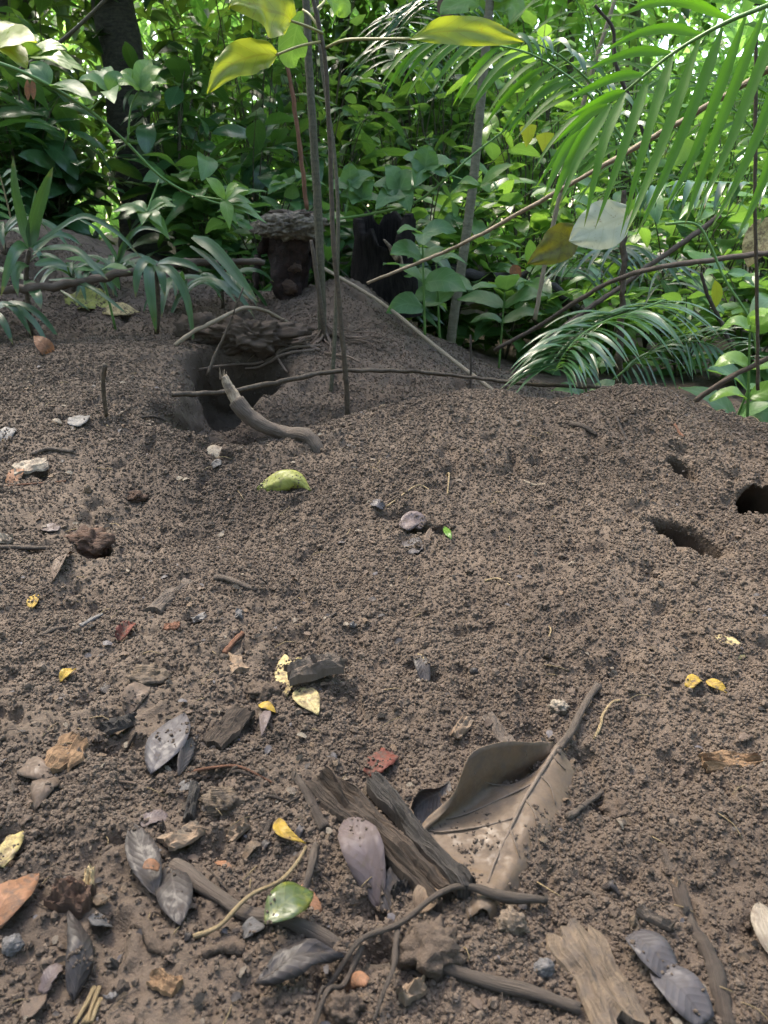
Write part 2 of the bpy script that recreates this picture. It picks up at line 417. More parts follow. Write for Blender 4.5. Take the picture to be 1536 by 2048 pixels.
def tube_data(pts, r0, r1, sides=7, n=None, rough=0.0, rfun=None, seed=0):
    n = n or max(6, 4 * (len(pts) - 1))
    C = spline(pts, n); V, F, UV = [], [], []
    if rough:
        C = [c + mnoise.noise_vector(c * 34 + Vector((seed, 0, 0))) * min(.9, rough * 1.6) * r0 * .9 for c in C]
    ref = Vector((.3, .2, 1)).normalized()
    L = 0
    for i, c in enumerate(C):
        T = (C[min(i + 1, n)] - C[max(i - 1, 0)]).normalized()
        S = T.cross(ref)
        if S.length < .1: S = T.cross(Vector((1, 0, 0)))
        S.normalize(); B = S.cross(T)
        t = i / n; r = r0 + (r1 - r0) * t
        if rfun: r *= rfun(t)
        if i: L += (c - C[i - 1]).length
        for k in range(sides):
            a = 2 * math.pi * k / sides
            rr = r * (1 + rough * mnoise.noise(Vector((c.x * 23 + math.cos(a) * 1.3 + seed, c.y * 23 + math.sin(a) * 1.3, c.z * 23 + t * 9))) + rough * .7 * mnoise.noise(Vector((c.x * 130 + math.cos(a) * 2.6 + seed, c.y * 130 + math.sin(a) * 2.6, c.z * 130))))
            V.append(c + (S * math.cos(a) + B * math.sin(a)) * rr); UV.append((L * 8, k / sides if k < sides / 2 else 1 - k / sides))
    for i in range(n):
        for k in range(sides):
            a, b = i * sides + k, i * sides + (k + 1) % sides
            F.append((a, b, b + sides, a + sides))
    F.append(tuple(range(sides - 1, -1, -1))); F.append(tuple(range(n * sides, n * sides + sides)))
    return V, F, UV
def tube(name, pts, r0, r1, mat, parent=None, **kw):
    V, F, UV = tube_data(pts, r0, r1, **kw)
    return mesh_obj(name, V, F, mat, parent, origin=pts[0], uvs=UV)

PROF = {
    'elliptic': lambda t: max(0, math.sin(math.pi * t)) ** .8,
    'ovate': lambda t: max(0, math.sin(math.pi * t ** .72)) ** .85,
    'lance': lambda t: max(0, math.sin(math.pi * t ** .80)) ** 1.15,
    'heart': lambda t: (min(1, (t / .06)) ** .5 * .92 + .08 * math.sin(math.pi * min(1, t / .4))) * max(0, 1 - max(0, (t - .12) / .88) ** 1.9) ** .95,
    'strap': lambda t: min(1, .35 + t * 3.2) * max(0, 1 - max(0, (t - .35) / .65) ** 2.3) ** .8,
    'palm': lambda t: min(1, .25 + t * 4) * max(0, 1 - max(0, (t - .25) / .75) ** 1.8) ** .9,
    'scrap': lambda t: .45 + .55 * max(0, math.sin(math.pi * t)) ** .6,
}
def blade_data(pts, width, prof='elliptic', up=(0, 0, 1), fold=.15, curl=0.0, wave=.0, n=10, m=4, seed=0, ragged=0.0, twist=0.0):
    """a leaf along a mid-line; `width` full width in metres; fold > 0 lifts the margins (V), curl > 0 bends them down"""
    C = spline(pts, n); V, F, UV = [], [], []
    up = Vector(up).normalized(); f = PROF[prof]; hw = width / 2
    for i, c in enumerate(C):
        T = (C[min(i + 1, n)] - C[max(i - 1, 0)]).normalized()
        S = T.cross(up)
        if S.length < .05: S = T.cross(Vector((1, 0, 0.2)))
        S.normalize(); Nn = S.cross(T)
        t = i / n
        if twist:
            q = Matrix.Rotation(twist * t, 3, T); S = q @ S; Nn = q @ Nn
        w = hw * max(f(min(max(t, .004), .996)), .012)
        for k in range(m + 1):
            s = -1 + 2 * k / m
            rg = 1 - ragged * abs(mnoise.noise(Vector((t * 7 + seed, s * 2.1, seed * 1.7)))) if abs(s) > .6 else 1
            z = fold * abs(s) * w - curl * s * s * w + wave * hw * mnoise.noise(Vector((t * 4 + seed * 3.1, s * 1.6, seed))) * min(1, .3 + abs(s))
            V.append(c + S * (s * w * rg * math.sqrt(max(.05, 1 - min(.9, (fold * .7) ** 2 + (curl * .75 * s) ** 2)))) + Nn * z); UV.append((t, .5 + s * .5))
    for i in range(n):
        for k in range(m):
            a = i * (m + 1) + k
            F.append((a, a + 1, a + m + 2, a + m + 1))
    return V, F, UV
COVER = []                                   # leaf surfaces that carry loose soil crumbs
def blade(name, pts, width, mat, parent=None, thick=0.0, crumb=0.0, **kw):
    V, F, UV = blade_data(pts, width, **kw)
    if crumb: COVER.append((np.array([tuple(v) for v in V]).reshape(kw.get('n', 10) + 1, kw.get('m', 4) + 1, 3), crumb))
    o = mesh_obj(name, V, F, mat, parent, origin=pts[0], uvs=UV)
    if thick:
        md = o.modifiers.new('thickness', 'SOLIDIFY'); md.thickness = thick; md.offset = 0
    return o
def local_blade(name, length, width, mat, prof, droop, **kw):
    """shared leaf mesh: base at the origin, along +Y, bending down"""
    pts = []
    a = 0; p = Vector((0, 0, 0)); k = 8
    for i in range(k + 1):
        pts.append(p.copy()); a = -droop * (i / k)
        p = p + Vector((0, math.cos(a), math.sin(a))) * (length / k)
    V, F, UV = blade_data(pts, width, prof=prof, **kw)
    me = bpy.data.meshes.new(name); me.from_pydata([tuple(v) for v in V], [], F)
    ul = me.uv_layers.new(name='UVMap')
    idx = np.empty(len(me.loops), np.int32); me.loops.foreach_get('vertex_index', idx)
    ul.data.foreach_set('uv', np.asarray(UV, np.float32)[idx].ravel())
    me.materials.append(M[mat]); me.polygons.foreach_set('use_smooth', np.ones(len(me.polygons), bool))
    return me
_ico = None
def lump_data(center, rad, seed=0, amp=.25, freq=1.6, sub=3, flat=1.0):
    import bmesh
    bm = bmesh.new(); bmesh.ops.create_icosphere(bm, subdivisions=sub, radius=1)
    V = []
    for v in bm.verts:
        d0 = v.co.normalized(); d = d0; mr = max(rad)
        d = Vector((d0.x * rad[0] / mr, d0.y * rad[1] / mr, d0.z * rad[2] / mr))
        k = 1 + amp * mnoise.noise(d * freq + Vector((seed * 3.3, seed, 7))) + amp * .6 * mnoise.noise(d * freq * 2.7 + Vector((seed, 9, 2))) + amp * .45 * mnoise.noise(d * freq * 6 + Vector((seed, 9, 2))) + amp * .3 * mnoise.noise(d * freq * 13 + Vector((seed, 4, 2)))
        V.append(Vector((d0.x * rad[0] * k, d0.y * rad[1] * k, d0.z * rad[2] * k)))
    F = [tuple(q.index for q in f.verts) for f in bm.faces]
    bm.free()
    UV = [(v.x / max(rad) * .3 + .5, v.z / max(rad) * .3 + v.y / max(rad) * .2 + .5) for v in V]
    return [v + Vector(center) for v in V], F, UV
def rotz(V, c, a, nrm=None):
    q = Matrix.Rotation(a, 3, 'Z')
    if nrm is not None: q = Vector((0, 0, 1)).rotation_difference(nrm).to_matrix() @ q
    return [Vector(c) + q @ (v - Vector(c)) for v in V]

# ------------------------------------------------------------------ the ground
def build_ground():
    ys = [-.28]
    while ys[-1] < 3.6: ys.append(ys[-1] + max(.0030, .0036 * max(ys[-1], .3)))
    while ys[-1] < 90: ys.append(ys[-1] * 1.05)
    ys = np.array(ys); nc = 520
    s = np.linspace(-1, 1, nc + 1); s = .75 * s + .25 * s ** 3
    half = .72 * (ys + .55)
    X = half[:, None] * s[None, :]; Y = np.repeat(ys[:, None], nc + 1, 1)
    Z = H(X, Y)
    X0, Y0 = X, Y
    for p, (sx, sy) in zip(PITS, SHEAR):
        d = -pit_profile(X0, Y0, *p)
        X = X + sx * d; Y = Y + sy * d
    dp = np.clip(-(Hs(X0, Y0) - _base(X0, Y0)) * 12, 0, 1)
    X = X + dp * .012 * fbm(Z * 40 + Y0 * 25, X0 * 40, 51, 3); Y = Y + dp * .012 * fbm(Z * 40 + X0 * 25, Y0 * 40, 52, 3)
    V = np.stack([X, Y, Z], -1).reshape(-1, 3)
    nr = len(ys)
    i = np.arange(nr - 1)[:, None] * (nc + 1) + np.arange(nc)[None, :]
    F = np.stack([i, i + 1, i + nc + 2, i + nc + 1], -1).reshape(-1, 4)
    me = bpy.data.meshes.new('ground')
    me.vertices.add(len(V)); me.vertices.foreach_set('co', V.astype(np.float32).ravel())
    me.loops.add(F.size); me.loops.foreach_set('vertex_index', F.astype(np.int32).ravel())
    me.polygons.add(len(F)); me.polygons.foreach_set('loop_start', np.arange(0, F.size, 4, dtype=np.int32))
    me.polygons.foreach_set('loop_total', np.full(len(F), 4, np.int32))
    me.update(calc_edges=True)
    me.polygons.foreach_set('use_smooth', np.ones(len(F), bool))
    me.materials.append(M['soil'])
    o = bpy.data.objects.new('ground', me); COL.objects.link(o)
    o['kind'] = 'structure'
    o['label'] = 'dark brown crumbly ant-nest soil rising into low mounds'
    return o
build_ground()

def build_pellets():
    n = 560000
    y = .22 + (3.0 - .22) * RNG.random(n) ** .85
    x = (RNG.random(n) * 2 - 1) * .66 * (y + .18)
    dens = fbm(x * 7, y * 7, 77, 3)
    left = np.clip((-x + .15) / .5, 0, 1) * np.clip((1.0 - y) / .4, 0, 1)
    floor_ = np.where((x > -.15) & (y > .75) & (y < 1.95), .62, .08)
    keep = RNG.random(n) < np.clip((.80 + dens * (1.0 + .6 * left) - .20 * left) * np.where(y > 1.95, .45, 1) * np.clip(1.9 - .45 * y, .3, 1), floor_, 1) * .85
    keep &= sum(pit_profile(x, y, *p) for p in PITS[:NSMALL]) > -.04          # none inside the burrows
    x, y, dens, left = x[keep], y[keep], dens[keep], left[keep]
    n = len(x)
    r = .00105 + .0010 * RNG.random(n) ** 2 + .0016 * (RNG.random(n) > .90) * RNG.random(n) + .0011 * left * RNG.random(n)
    big = RNG.random(n) > .996
    r = np.where(big, r + .004 * RNG.random(n), r)
    r = r * np.clip(.78 + .22 * y, .75, 1.4)
    z = H(x, y) + r * (-.1 + .75 * RNG.random(n))
    x0_, y0_ = x, y
    for p, (sx, sy) in zip(PITS, SHEAR):
        d = -pit_profile(x0_, y0_, *p); x = x + sx * d; y = y + sy * d
    ex = []
    for grid, dn in COVER:                   # crumbs lying on top of the fallen leaves, in drifts
        gi_, gj_ = grid.shape[0] - 1, grid.shape[1] - 1
        e1 = np.linalg.norm(np.diff(grid, axis=0), axis=2).mean() * gi_; e2 = np.linalg.norm(np.diff(grid, axis=1), axis=2).mean() * gj_
        k = int(min(1500, e1 * e2 / 1.3e-5)) + 2
        a, b = RNG.random(k) * gi_ * .999, RNG.random(k) * gj_ * .999
        i, j = a.astype(int), b.astype(int); fa, fb = (a - i)[:, None], (b - j)[:, None]
        p = (grid[i, j] * (1 - fa) + grid[i + 1, j] * fa) * (1 - fb) + (grid[i, j + 1] * (1 - fa) + grid[i + 1, j + 1] * fa) * fb
        nz_ = fbm(p[:, 0] * 45, p[:, 1] * 45, 88, 3) + RNG.normal(0, .12, k)
        ex.append(p[nz_ > .42 - .5 * dn])
    ex = np.concatenate(ex); ne = len(ex)
    er = .0006 + .0011 * RNG.random(ne) ** 2
    x, y, z, r = np.r_[x, ex[:, 0]], np.r_[y, ex[:, 1]], np.r_[z, ex[:, 2] + er * .6], np.r_[r, er]
    n = len(x)
    me = bpy.data.meshes.new('soil_pellets')
    me.vertices.add(n)
    me.vertices.foreach_set('co', np.stack([x, y, z], -1).astype(np.float32).ravel())
    sc = (r[:, None] * (0.8 + .5 * RNG.random((n, 3)))).astype(np.float32)
    a = me.attributes.new('psize', 'FLOAT_VECTOR', 'POINT'); a.data.foreach_set('vector', sc.ravel())
    a = me.attributes.new('prot', 'FLOAT_VECTOR', 'POINT'); a.data.foreach_set('vector', (RNG.random((n, 3)) * 6.28).astype(np.float32).ravel())
    o = bpy.data.objects.new('soil_pellets', me); COL.objects.link(o)
    tag(o, 'rounded brown soil pellets covering the whole nest mound', 'soil pellets', kind='stuff')
    ng = bpy.data.node_groups.new('pellet_scatter', 'GeometryNodeTree')
    ng.interface.new_socket('Geometry', in_out='INPUT', socket_type='NodeSocketGeometry')
    ng.interface.new_socket('Geometry', in_out='OUTPUT', socket_type='NodeSocketGeometry')
    N, L = ng.nodes, ng.links
    gi, go = N.new('NodeGroupInput'), N.new('NodeGroupOutput')
    g2i = N.new('GeometryNodeGeometryToInstance')
    for k in range(4):
        ic = N.new('GeometryNodeMeshIcoSphere'); ic.inputs['Radius'].default_value = 1; ic.inputs['Subdivisions'].default_value = 2
        nz = N.new('ShaderNodeTexNoise'); nz.noise_dimensions = '4D'; nz.inputs['W'].default_value = k * 4.7 + 1; nz.inputs['Scale'].default_value = 1.9
        vm = N.new('ShaderNodeVectorMath'); vm.operation = 'MULTIPLY_ADD'; vm.inputs[1].default_value = (2.0, 2.0, 2.0); vm.inputs[2].default_value = (-1.0, -1.0, -1.0)
        sp = N.new('GeometryNodeSetPosition'); sm = N.new('GeometryNodeSetMaterial'); sm.inputs['Material'].default_value = M['pellet']
        L.new(nz.outputs['Color'], vm.inputs[0]); L.new(ic.outputs[0], sp.inputs['Geometry']); L.new(vm.outputs[0], sp.inputs['Offset'])
        ss = N.new('GeometryNodeSetShadeSmooth')
        ss.inputs['Shade Smooth'].default_value = False
        L.new(sp.outputs[0], ss.inputs[0]); L.new(ss.outputs[0], sm.inputs[0]); L.new(sm.outputs[0], g2i.inputs[0])
    iop = N.new('GeometryNodeInstanceOnPoints')
    iop.inputs['Pick Instance'].default_value = True
    at = []
    for nm in ('psize', 'prot'):
        q = N.new('GeometryNodeInputNamedAttribute'); q.data_type = 'FLOAT_VECTOR'; q.inputs[0].default_value = nm; at.append(q)
    e2r = N.new('FunctionNodeEulerToRotation')
    L.new(at[1].outputs[0], e2r.inputs[0])
    L.new(gi.outputs[0], iop.inputs['Points']); L.new(g2i.outputs[0], iop.inputs['Instance'])
    L.new(e2r.outputs[0], iop.inputs['Rotation']); L.new(at[0].outputs[0], iop.inputs['Scale'])
    L.new(iop.outputs[0], go.inputs[0])
    md = o.modifiers.new('scatter', 'NODES'); md.node_group = ng
    return n

# ------------------------------------------------------------------ things on the ground
def pxw(u0, v0, u1, v1):
    a, b = G(u0, v0), G(u1, v1)
    return (b - a).length
def fallen_leaf(name, label, base, tip, wpx, mat, prof='elliptic', arch=0.006, fold=.12, curl=.0, wave=.2, lift=.004, cat='leaf', group=None,
                mid=None, tilt=(0, 0), ragged=.0, parent=None, n=12, m=6, seed=None, tiplift=0.0, twist=0.0, stalk=0, wm=None, crumb=.25):
    """a leaf lying on the ground between two pixels of the photograph, wpx pixels wide across"""
    seed = seed if seed is not None else (base[0] * 7 + base[1] * 3) % 97
    a, b = G(*base, lift), G(*tip, lift)
    b.z += tiplift
    mx, my = (mid if mid else ((base[0] + tip[0]) / 2, (base[1] + tip[1]) / 2))
    c = G(mx, my, lift); c.z = max(c.z, (a.z + b.z) / 2) + arch * .5
    du, dv = tip[0] - base[0], tip[1] - base[1]
    l = math.hypot(du, dv); pu, pv = -dv / l, du / l
    w = pxw(mx - pu * wpx / 2, my - pv * wpx / 2, mx + pu * wpx / 2, my + pv * wpx / 2)
    w = wm or min(w, (.62 if prof != 'scrap' else .85) * (b - a).length)
    up = gnormal(c) + Vector((tilt[0], tilt[1], 0))
    if parent is None and stalk:
        t = thing(name, label, cat, a, group)
        blade('blade', [a, c, b], w, mat, t, prof=prof, up=up, fold=fold, curl=curl, wave=wave, n=n, m=m, seed=seed, ragged=ragged, thick=.0005, twist=twist, crumb=crumb)
        d = (a - c).normalized()
        tube('stalk', [a - d * .004, a + d * stalk * .5 + Vector((0, 0, .002)), a + d * stalk], .0012, .0008, 'twig', t, sides=5, n=5)
        return t
    o = blade(name if parent is None else name, [a, c, b], w, mat, parent, prof=prof, up=up, fold=fold, curl=curl, wave=wave, n=n, m=m, seed=seed, ragged=ragged, thick=.0005, twist=twist, crumb=crumb)
    if parent is None: tag(o, label, cat, group)
    return o

def stick(name, label, pts, wpx, mat, wpx2=None, lift=.5, rough=.25, cat='stick', group=None, parent=None, sides=8, n=None, rfun=None):
    """a stick lying on the ground along pixels; wpx its thickness in pixels"""
    Q = []
    for p in pts:
        g = G(p[0], p[1]); r = wpx / 2 / FPX * (g - cam.location).length
        g.z += r * lift + (p[2] if len(p) > 2 else 0)
        Q.append(g)
    d0 = (Q[0] - cam.location).length; d1 = (Q[-1] - cam.location).length
    r0 = wpx / 2 / FPX * d0; r1 = (wpx2 if wpx2 else wpx) / 2 / FPX * d1
    o = tube(name, Q, r0, r1, mat, parent, sides=sides, n=n or max(10, 6 * len(pts)), rough=rough, rfun=rfun, seed=pts[0][0])
    if parent is None: tag(o, label, cat, group)
    return o

def slab(name, label, p0, p1, wpx, thick, mat, lift=.003, cat='wood chip', group=None, parent=None, jag=.22, seed=None, n=14, m=5, tilt=(0, 0)):
    """a flat splinter of wood or bark with broken ends and ridged top, lying on the ground"""
    seed = seed if seed is not None else (p0[0] * 5 + p1[1]) % 89
    a, b = G(*p0, lift), G(*p1, lift)
    du, dv = p1[0] - p0[0], p1[1] - p0[1]; l = math.hypot(du, dv); pu, pv = -dv / l, du / l
    mx, my = (p0[0] + p1[0]) / 2, (p0[1] + p1[1]) / 2
    w = min(pxw(mx - pu * wpx / 2, my - pv * wpx / 2, mx + pu * wpx / 2, my + pv * wpx / 2), .8 * (b - a).length)
    T = (b - a).normalized(); up = (gnormal((a + b) / 2) + Vector((tilt[0], tilt[1], 0))).normalized(); S = T.cross(up).normalized(); Nn = S.cross(T)
    V, UV = [], []
    L = (b - a).length
    for layer in (0, 1):
        for i in range(n + 1):
            for k in range(m + 1):
                t, s = i / n, -1 + 2 * k / m
                e = mnoise.noise(Vector((s * 2.3 + seed, seed * 1.3, 3))) * jag * w * 1.3
                e2 = mnoise.noise(Vector((s * 2.3 - seed, seed * .7, 8))) * jag * w * 1.3
                x = e * (1 - t) * (1 - t) + e2 * t * t + t * L
                ww = w / 2 * (1 + .35 * mnoise.noise(Vector((t * 3.5, s * .4 + seed, 1))))
                z = thick * layer * (.75 + .9 * mnoise.noise(Vector((t * 2.2, s * 4 + seed, 5))) + .4 * mnoise.noise(Vector((t * 9, s * 9 + seed, 5)))) * (1 - .45 * s * s)
                V.append(a + T * x + S * (s * ww * (1 if layer == 0 else .93)) + Nn * z); UV.append((t * L * 9, .5 + s * w * 6))
    F = []; q = (n + 1) * (m + 1)
    for i in range(n):
        for k in range(m):
            c = i * (m + 1) + k
            F.append((c, c + m + 1, c + m + 2, c + 1)); F.append((q + c, q + c + 1, q + c + m + 2, q + c + m + 1))
    for i in range(n):
        c, d = i * (m + 1), i * (m + 1) + m
        F.append((c, q + c, q + c + m + 1, c + m + 1)); F.append((d, d + m + 1, q + d + m + 1, q + d))
    for k in range(m):
        c, d = k, n * (m + 1) + k
        F.append((c, c + 1, q + c + 1, q + c)); F.append((d, q + d, q + d + 1, d + 1))
    o = mesh_obj(name, V, F, mat, parent, origin=a, uvs=UV, smooth=False)
    if parent is None: tag(o, label, cat, group)
    return o

def clod(name, label, uv, wpx, hpx, mat='clod', amp=.35, sink=.35, cat='clod', group=None, parent=None, sub=4, freq=1.7):
    g = G(uv[0], uv[1] + hpx * .35); d = (g - cam.location).length
    rx = wpx / 2 / FPX * d; rz = hpx / 2 / FPX * d
    c = g + Vector((0, rx * .3, rz * (1 - sink * 2)))
    V, F, UV = lump_data(c, (rx, rx * .8, rz), uv[0], amp, freq, sub)
    o = mesh_obj(name, V, F, mat, parent, uvs=UV)
    if parent is None: tag(o, label, cat, group)
    return o

# ---- the big brown leaf half buried in the soil
def big_leaf():
    root = thing('large_dry_leaf', 'large curled brown dry leaf half buried in soil, veins and stalk showing', 'leaf', G(1110, 1530))
    mid = [(1112, 1526), (1085, 1565), (1060, 1605), (1035, 1650), (1010, 1700), (985, 1745), (972, 1795), (962, 1850)]
    cre = [(1106, 1524), (1040, 1552), (980, 1592), (925, 1632), (878, 1665), (850, 1690), (900, 1745), (940, 1850)]
    edg = [(1104, 1508), (1068, 1484), (1008, 1483), (942, 1508), (905, 1590), (842, 1662), None, None]
    rgt = [(1122, 1524), (1160, 1540), (1150, 1590), (1120, 1650), (1090, 1690), (1068, 1730), (1030, 1790), (985, 1855)]
    lift = .007
    rows = []
    for k in range(8):
        m_ = G(*mid[k], lift + .004); r_ = G(*rgt[k], -.004 if k else lift); c_ = G(*cre[k], lift)
        q1 = m_.lerp(r_, .5) + Vector((0, 0, .006)); q2 = m_.lerp(c_, .5) - Vector((0, 0, .001))
        if edg[k]:
            e_ = P(*edg[k], c_.y + .010)
            if e_.z < c_.z: e_.z = c_.z + .003
            w1 = c_.lerp(e_, .5) + Vector((-.002, -.004, 0)); 
            tip = e_ + Vector((.002, -.010, -.004))
        else:
            e_ = c_ + (c_ - m_) * .15; e_.z = c_.z - .003; w1 = c_.lerp(e_, .5); tip = e_ + Vector((0, 0, -.002))
        rows.append(spline([r_, q1, m_, q2, c_, w1, e_], 30))
    nn = 36
    cols = [spline([rows[k][j] for k in range(8)], nn) for j in range(31)]
    V, UV = [], []
    for i in range(nn + 1):
        for j in range(31):
            p = cols[j][i]; t = i / nn
            p = p + Vector((0, 0, .0016 * mnoise.noise(Vector((t * 9, j * .35, 2))) + .0010 * mnoise.noise(Vector((t * 24, j * .9, 4)))))
            V.append(p); UV.append((t, .5 + (10 - j) / 20 * .5))
    F = [(i * 31 + j, i * 31 + j + 1, (i + 1) * 31 + j + 1, (i + 1) * 31 + j) for i in range(nn) for j in range(30)]
    COVER.append((np.array([tuple(v) for v in V]).reshape(nn + 1, 31, 3)[14:, :22], .4)); COVER.append((np.array([tuple(v) for v in V]).reshape(nn + 1, 31, 3)[:, :6], .9))
    o = mesh_obj('blade', V, F, 'big_leaf', root, origin=root.location, uvs=UV)
    md = o.modifiers.new('thickness', 'SOLIDIFY'); md.thickness = .0009; md.offset = 0
    at = lambda t, j: cols[j][min(nn, int(t * nn))] + Vector((0, -.0006, .0012))
    ribs = tube('midrib', [at(t, 10) for t in (0, .12, .25, .4, .55, .7, .85)], .0027, .0009, 'big_vein', root, sides=7, n=26)
    for js, ts in (((10, 14, 18, 20), (.26, .36, .46, .54)), ((10, 14, 18, 22, 26), (.10, .17, .24, .31, .40)), ((10, 14, 18, 20), (.48, .55, .62, .66)),
                   ((10, 6, 3), (.38, .46, .54)), ((10, 6, 3), (.22, .30, .38)), ((10, 7, 4), (.55, .62, .70)), ((10, 7, 4), (.08, .12, .18)), ((10, 14, 18, 23, 28), (.02, .05, .09, .13, .19))):
        tube('vein', [at(t, j) for j, t in zip(js, ts)], .0013, .0005, 'big_vein', root, sides=5, n=12)
    g = G(1195, 1375, .006)
    tube('stalk', [G(1108, 1535, .011), G(1122, 1508, .011), G(1145, 1470, .012), G(1170, 1420, .010), g], .0046, .0038, 'twig', root, sides=8, n=18, rough=.25,
         rfun=lambda t: 1 + .35 * math.exp(-((t - 1) / .06) ** 2) + .3 * math.exp(-(t / .1) ** 2))
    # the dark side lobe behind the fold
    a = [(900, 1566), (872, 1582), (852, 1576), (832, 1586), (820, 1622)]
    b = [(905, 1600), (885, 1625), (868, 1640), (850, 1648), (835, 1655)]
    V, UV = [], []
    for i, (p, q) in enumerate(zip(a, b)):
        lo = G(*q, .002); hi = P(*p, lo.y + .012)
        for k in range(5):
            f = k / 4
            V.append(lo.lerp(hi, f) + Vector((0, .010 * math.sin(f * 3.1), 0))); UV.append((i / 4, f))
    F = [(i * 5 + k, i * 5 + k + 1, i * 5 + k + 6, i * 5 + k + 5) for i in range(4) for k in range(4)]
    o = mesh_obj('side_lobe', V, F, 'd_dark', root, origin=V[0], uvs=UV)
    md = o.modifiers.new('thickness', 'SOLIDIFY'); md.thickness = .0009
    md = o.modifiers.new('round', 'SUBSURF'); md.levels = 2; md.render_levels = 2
big_leaf()

# ---- fallen leaves
fl = fallen_leaf
fl('curled_leaf', 'yellow-green curled leaf lying alone on the mound below the bent branch', (514, 974), (622, 970), 42, 'd_yelgreen', 'ovate', arch=.046, fold=0, curl=.55, wave=.3, lift=.004, mid=(580, 968), tilt=(0, -.9), n=20, m=8, wm=.046, crumb=.05)
fl('yellow_leaf', 'pale cream-yellow leaf standing upright above the dark curled wood scrap', (574, 1398), (567, 1292), 42, 'd_cream', 'elliptic', arch=.008, tilt=(0, -.5), fold=.05, wave=.3)
fl('yellow_leaf', 'glossy cream-yellow leaf tip below the dark curled wood scrap', (596, 1386), (637, 1434), 42, 'd_cream', 'ovate', arch=.01, fold=.1, tilt=(.1, -.3))
fl('yellow_leaf', 'narrow cream-yellow leaf sliver beside the upright pale leaf', (592, 1368), (601, 1300), 16, 'd_cream', 'elliptic', arch=.008, tilt=(.6, -.4))
fl('grey_leaf', 'small slim grey-mauve leaf below the tiny yellow leaf', (537, 1416), (523, 1477), 20, 'd_pink', 'lance', arch=.007)
fl('yellow_leaf', 'tiny yellow leaf just above the slim grey-mauve leaf', (518, 1411), (552, 1422), 14, 'd_yellow', 'ovate', arch=.006)
fl('red_leaf', 'small dark-red curled leaf on bare soil at the left', (236, 1274), (272, 1250), 24, 'd_red', 'ovate', arch=.010, fold=.5, tilt=(0, -.4))
fl('yellow_leaf', 'tiny bright yellow leaf standing on soil at the far left', (64, 1222), (76, 1199), 16, 'd_yellow', 'ovate', arch=.006, tilt=(0, -.6))
fl('yellow_leaf', 'tiny yellow leaf lying left of the brown fibrous root mat', (120, 1362), (152, 1338), 18, 'd_yellow', 'lance', arch=.006, fold=.4)
fl('brown_leaf', 'small grey-brown pointed leaf right of the tiny yellow leaf', (250, 1428), (300, 1382), 30, 'd_brown', 'elliptic', arch=.010, tilt=(.1, -.3))
fl('grey_leaf', 'broad blue-grey leaf partly covered with soil crumbs', (302, 1552), (372, 1444), 62, 'd_grey', 'elliptic', arch=.010, fold=.05, lift=.007, tilt=(-.1, -.25))
fl('brown_leaf', 'thin dark-brown upturned leaf edge right of the blue-grey leaf', (356, 1552), (398, 1474), 22, 'd_dark', 'lance', arch=.010, tilt=(.8, -.3))
fl('brown_leaf', 'upper of two curled brown leaves at the left edge', (36, 1536), (112, 1578), 34, 'd_brown', 'ovate', arch=.016, curl=.25, fold=.1, tilt=(.1, -.4), wave=.35)
fl('brown_leaf', 'lower of two curled brown leaves at the left edge', (108, 1566), (72, 1632), 46, 'd_brown', 'ovate', arch=.014, curl=.2, fold=.1, tilt=(0, -.3), ragged=.4, wave=.35)
fl('yellow_leaf', 'torn pale-yellow leaf at the left edge above the orange leaf', (8, 1752), (46, 1664), 28, 'd_cream', 'strap', arch=.012, wave=.6, ragged=.4)
fl('orange_leaf', 'orange-brown veined leaf cut off by the left edge of the picture', (-24, 1880), (78, 1752), 70, 'd_orange', 'ovate', arch=.012, wave=.4)
fl('dark_leaf', 'dark charcoal leaf with pale midrib and a brown chip on it', (316, 1802), (264, 1664), 66, 'd_dark', 'elliptic', arch=.010, fold=.15, lift=.006, stalk=.0)
fl('dark_leaf', 'black wet rounded leaf with small holes, its end in mud', (338, 1716), (362, 1862), 70, 'd_dark', 'elliptic', arch=.012, fold=-.05, lift=.006)
fl('leaf_scrap', 'orange-brown square leaf scrap lying on the dark charcoal leaf', (293, 1770), (322, 1764), 30, 'd_orange', 'scrap', arch=.002, lift=.022, wave=.1)
fl('yellow_leaf', 'bright yellow curved petal-like leaf with a pointed tip', (558, 1640), (612, 1688), 26, 'd_yellow', 'lance', arch=.010, fold=.5, mid=(566, 1676))
fl('orange_leaf', 'small orange leaf crumb below the yellow petal-like leaf', (430, 1704), (462, 1744), 16, 'd_orange', 'scrap', arch=.005, ragged=.5)
fl('mauve_leaf', 'pinkish-grey veined leaf leaning against the charred wood', (760, 1790), (688, 1652), 78, 'd_pink', 'elliptic', arch=.014, fold=.25, lift=.008, ragged=.25, tilt=(-.15, -.2))
fl('green_leaf', 'glossy olive-green oval leaf with a hole resting on the stick', (532, 1886), (628, 1812), 68, 'd_green', 'elliptic', arch=.010, fold=.06, lift=.020, wave=.18, tilt=(0, -.25), crumb=.1)
fl('brown_leaf', 'dark brown wavy leaf with raised edge under the forked twig', (512, 1988), (694, 1926), 62, 'd_dark', 'lance', arch=.018, curl=.2, fold=0, wave=.8, lift=.014, mid=(604, 1945))
fl('dark_leaf', 'dark olive-brown folded leaf standing in soil near the bottom left', (150, 2005), (140, 1842), 56, 'd_dark', 'ovate', arch=.022, fold=.0, curl=.5, wave=.5, tilt=(.7, -.2), mid=(172, 1920))
fl('brown_leaf', 'pale brown leaf tip at the bottom left corner', (50, 2052), (94, 1992), 40, 'd_brown', 'ovate', arch=.008)
fl('leaf_scrap', 'thin whitish-mauve leaf scrap above the pale brown leaf tip', (84, 1992), (124, 1942), 26, 'd_pink', 'scrap', arch=.006, ragged=.6)
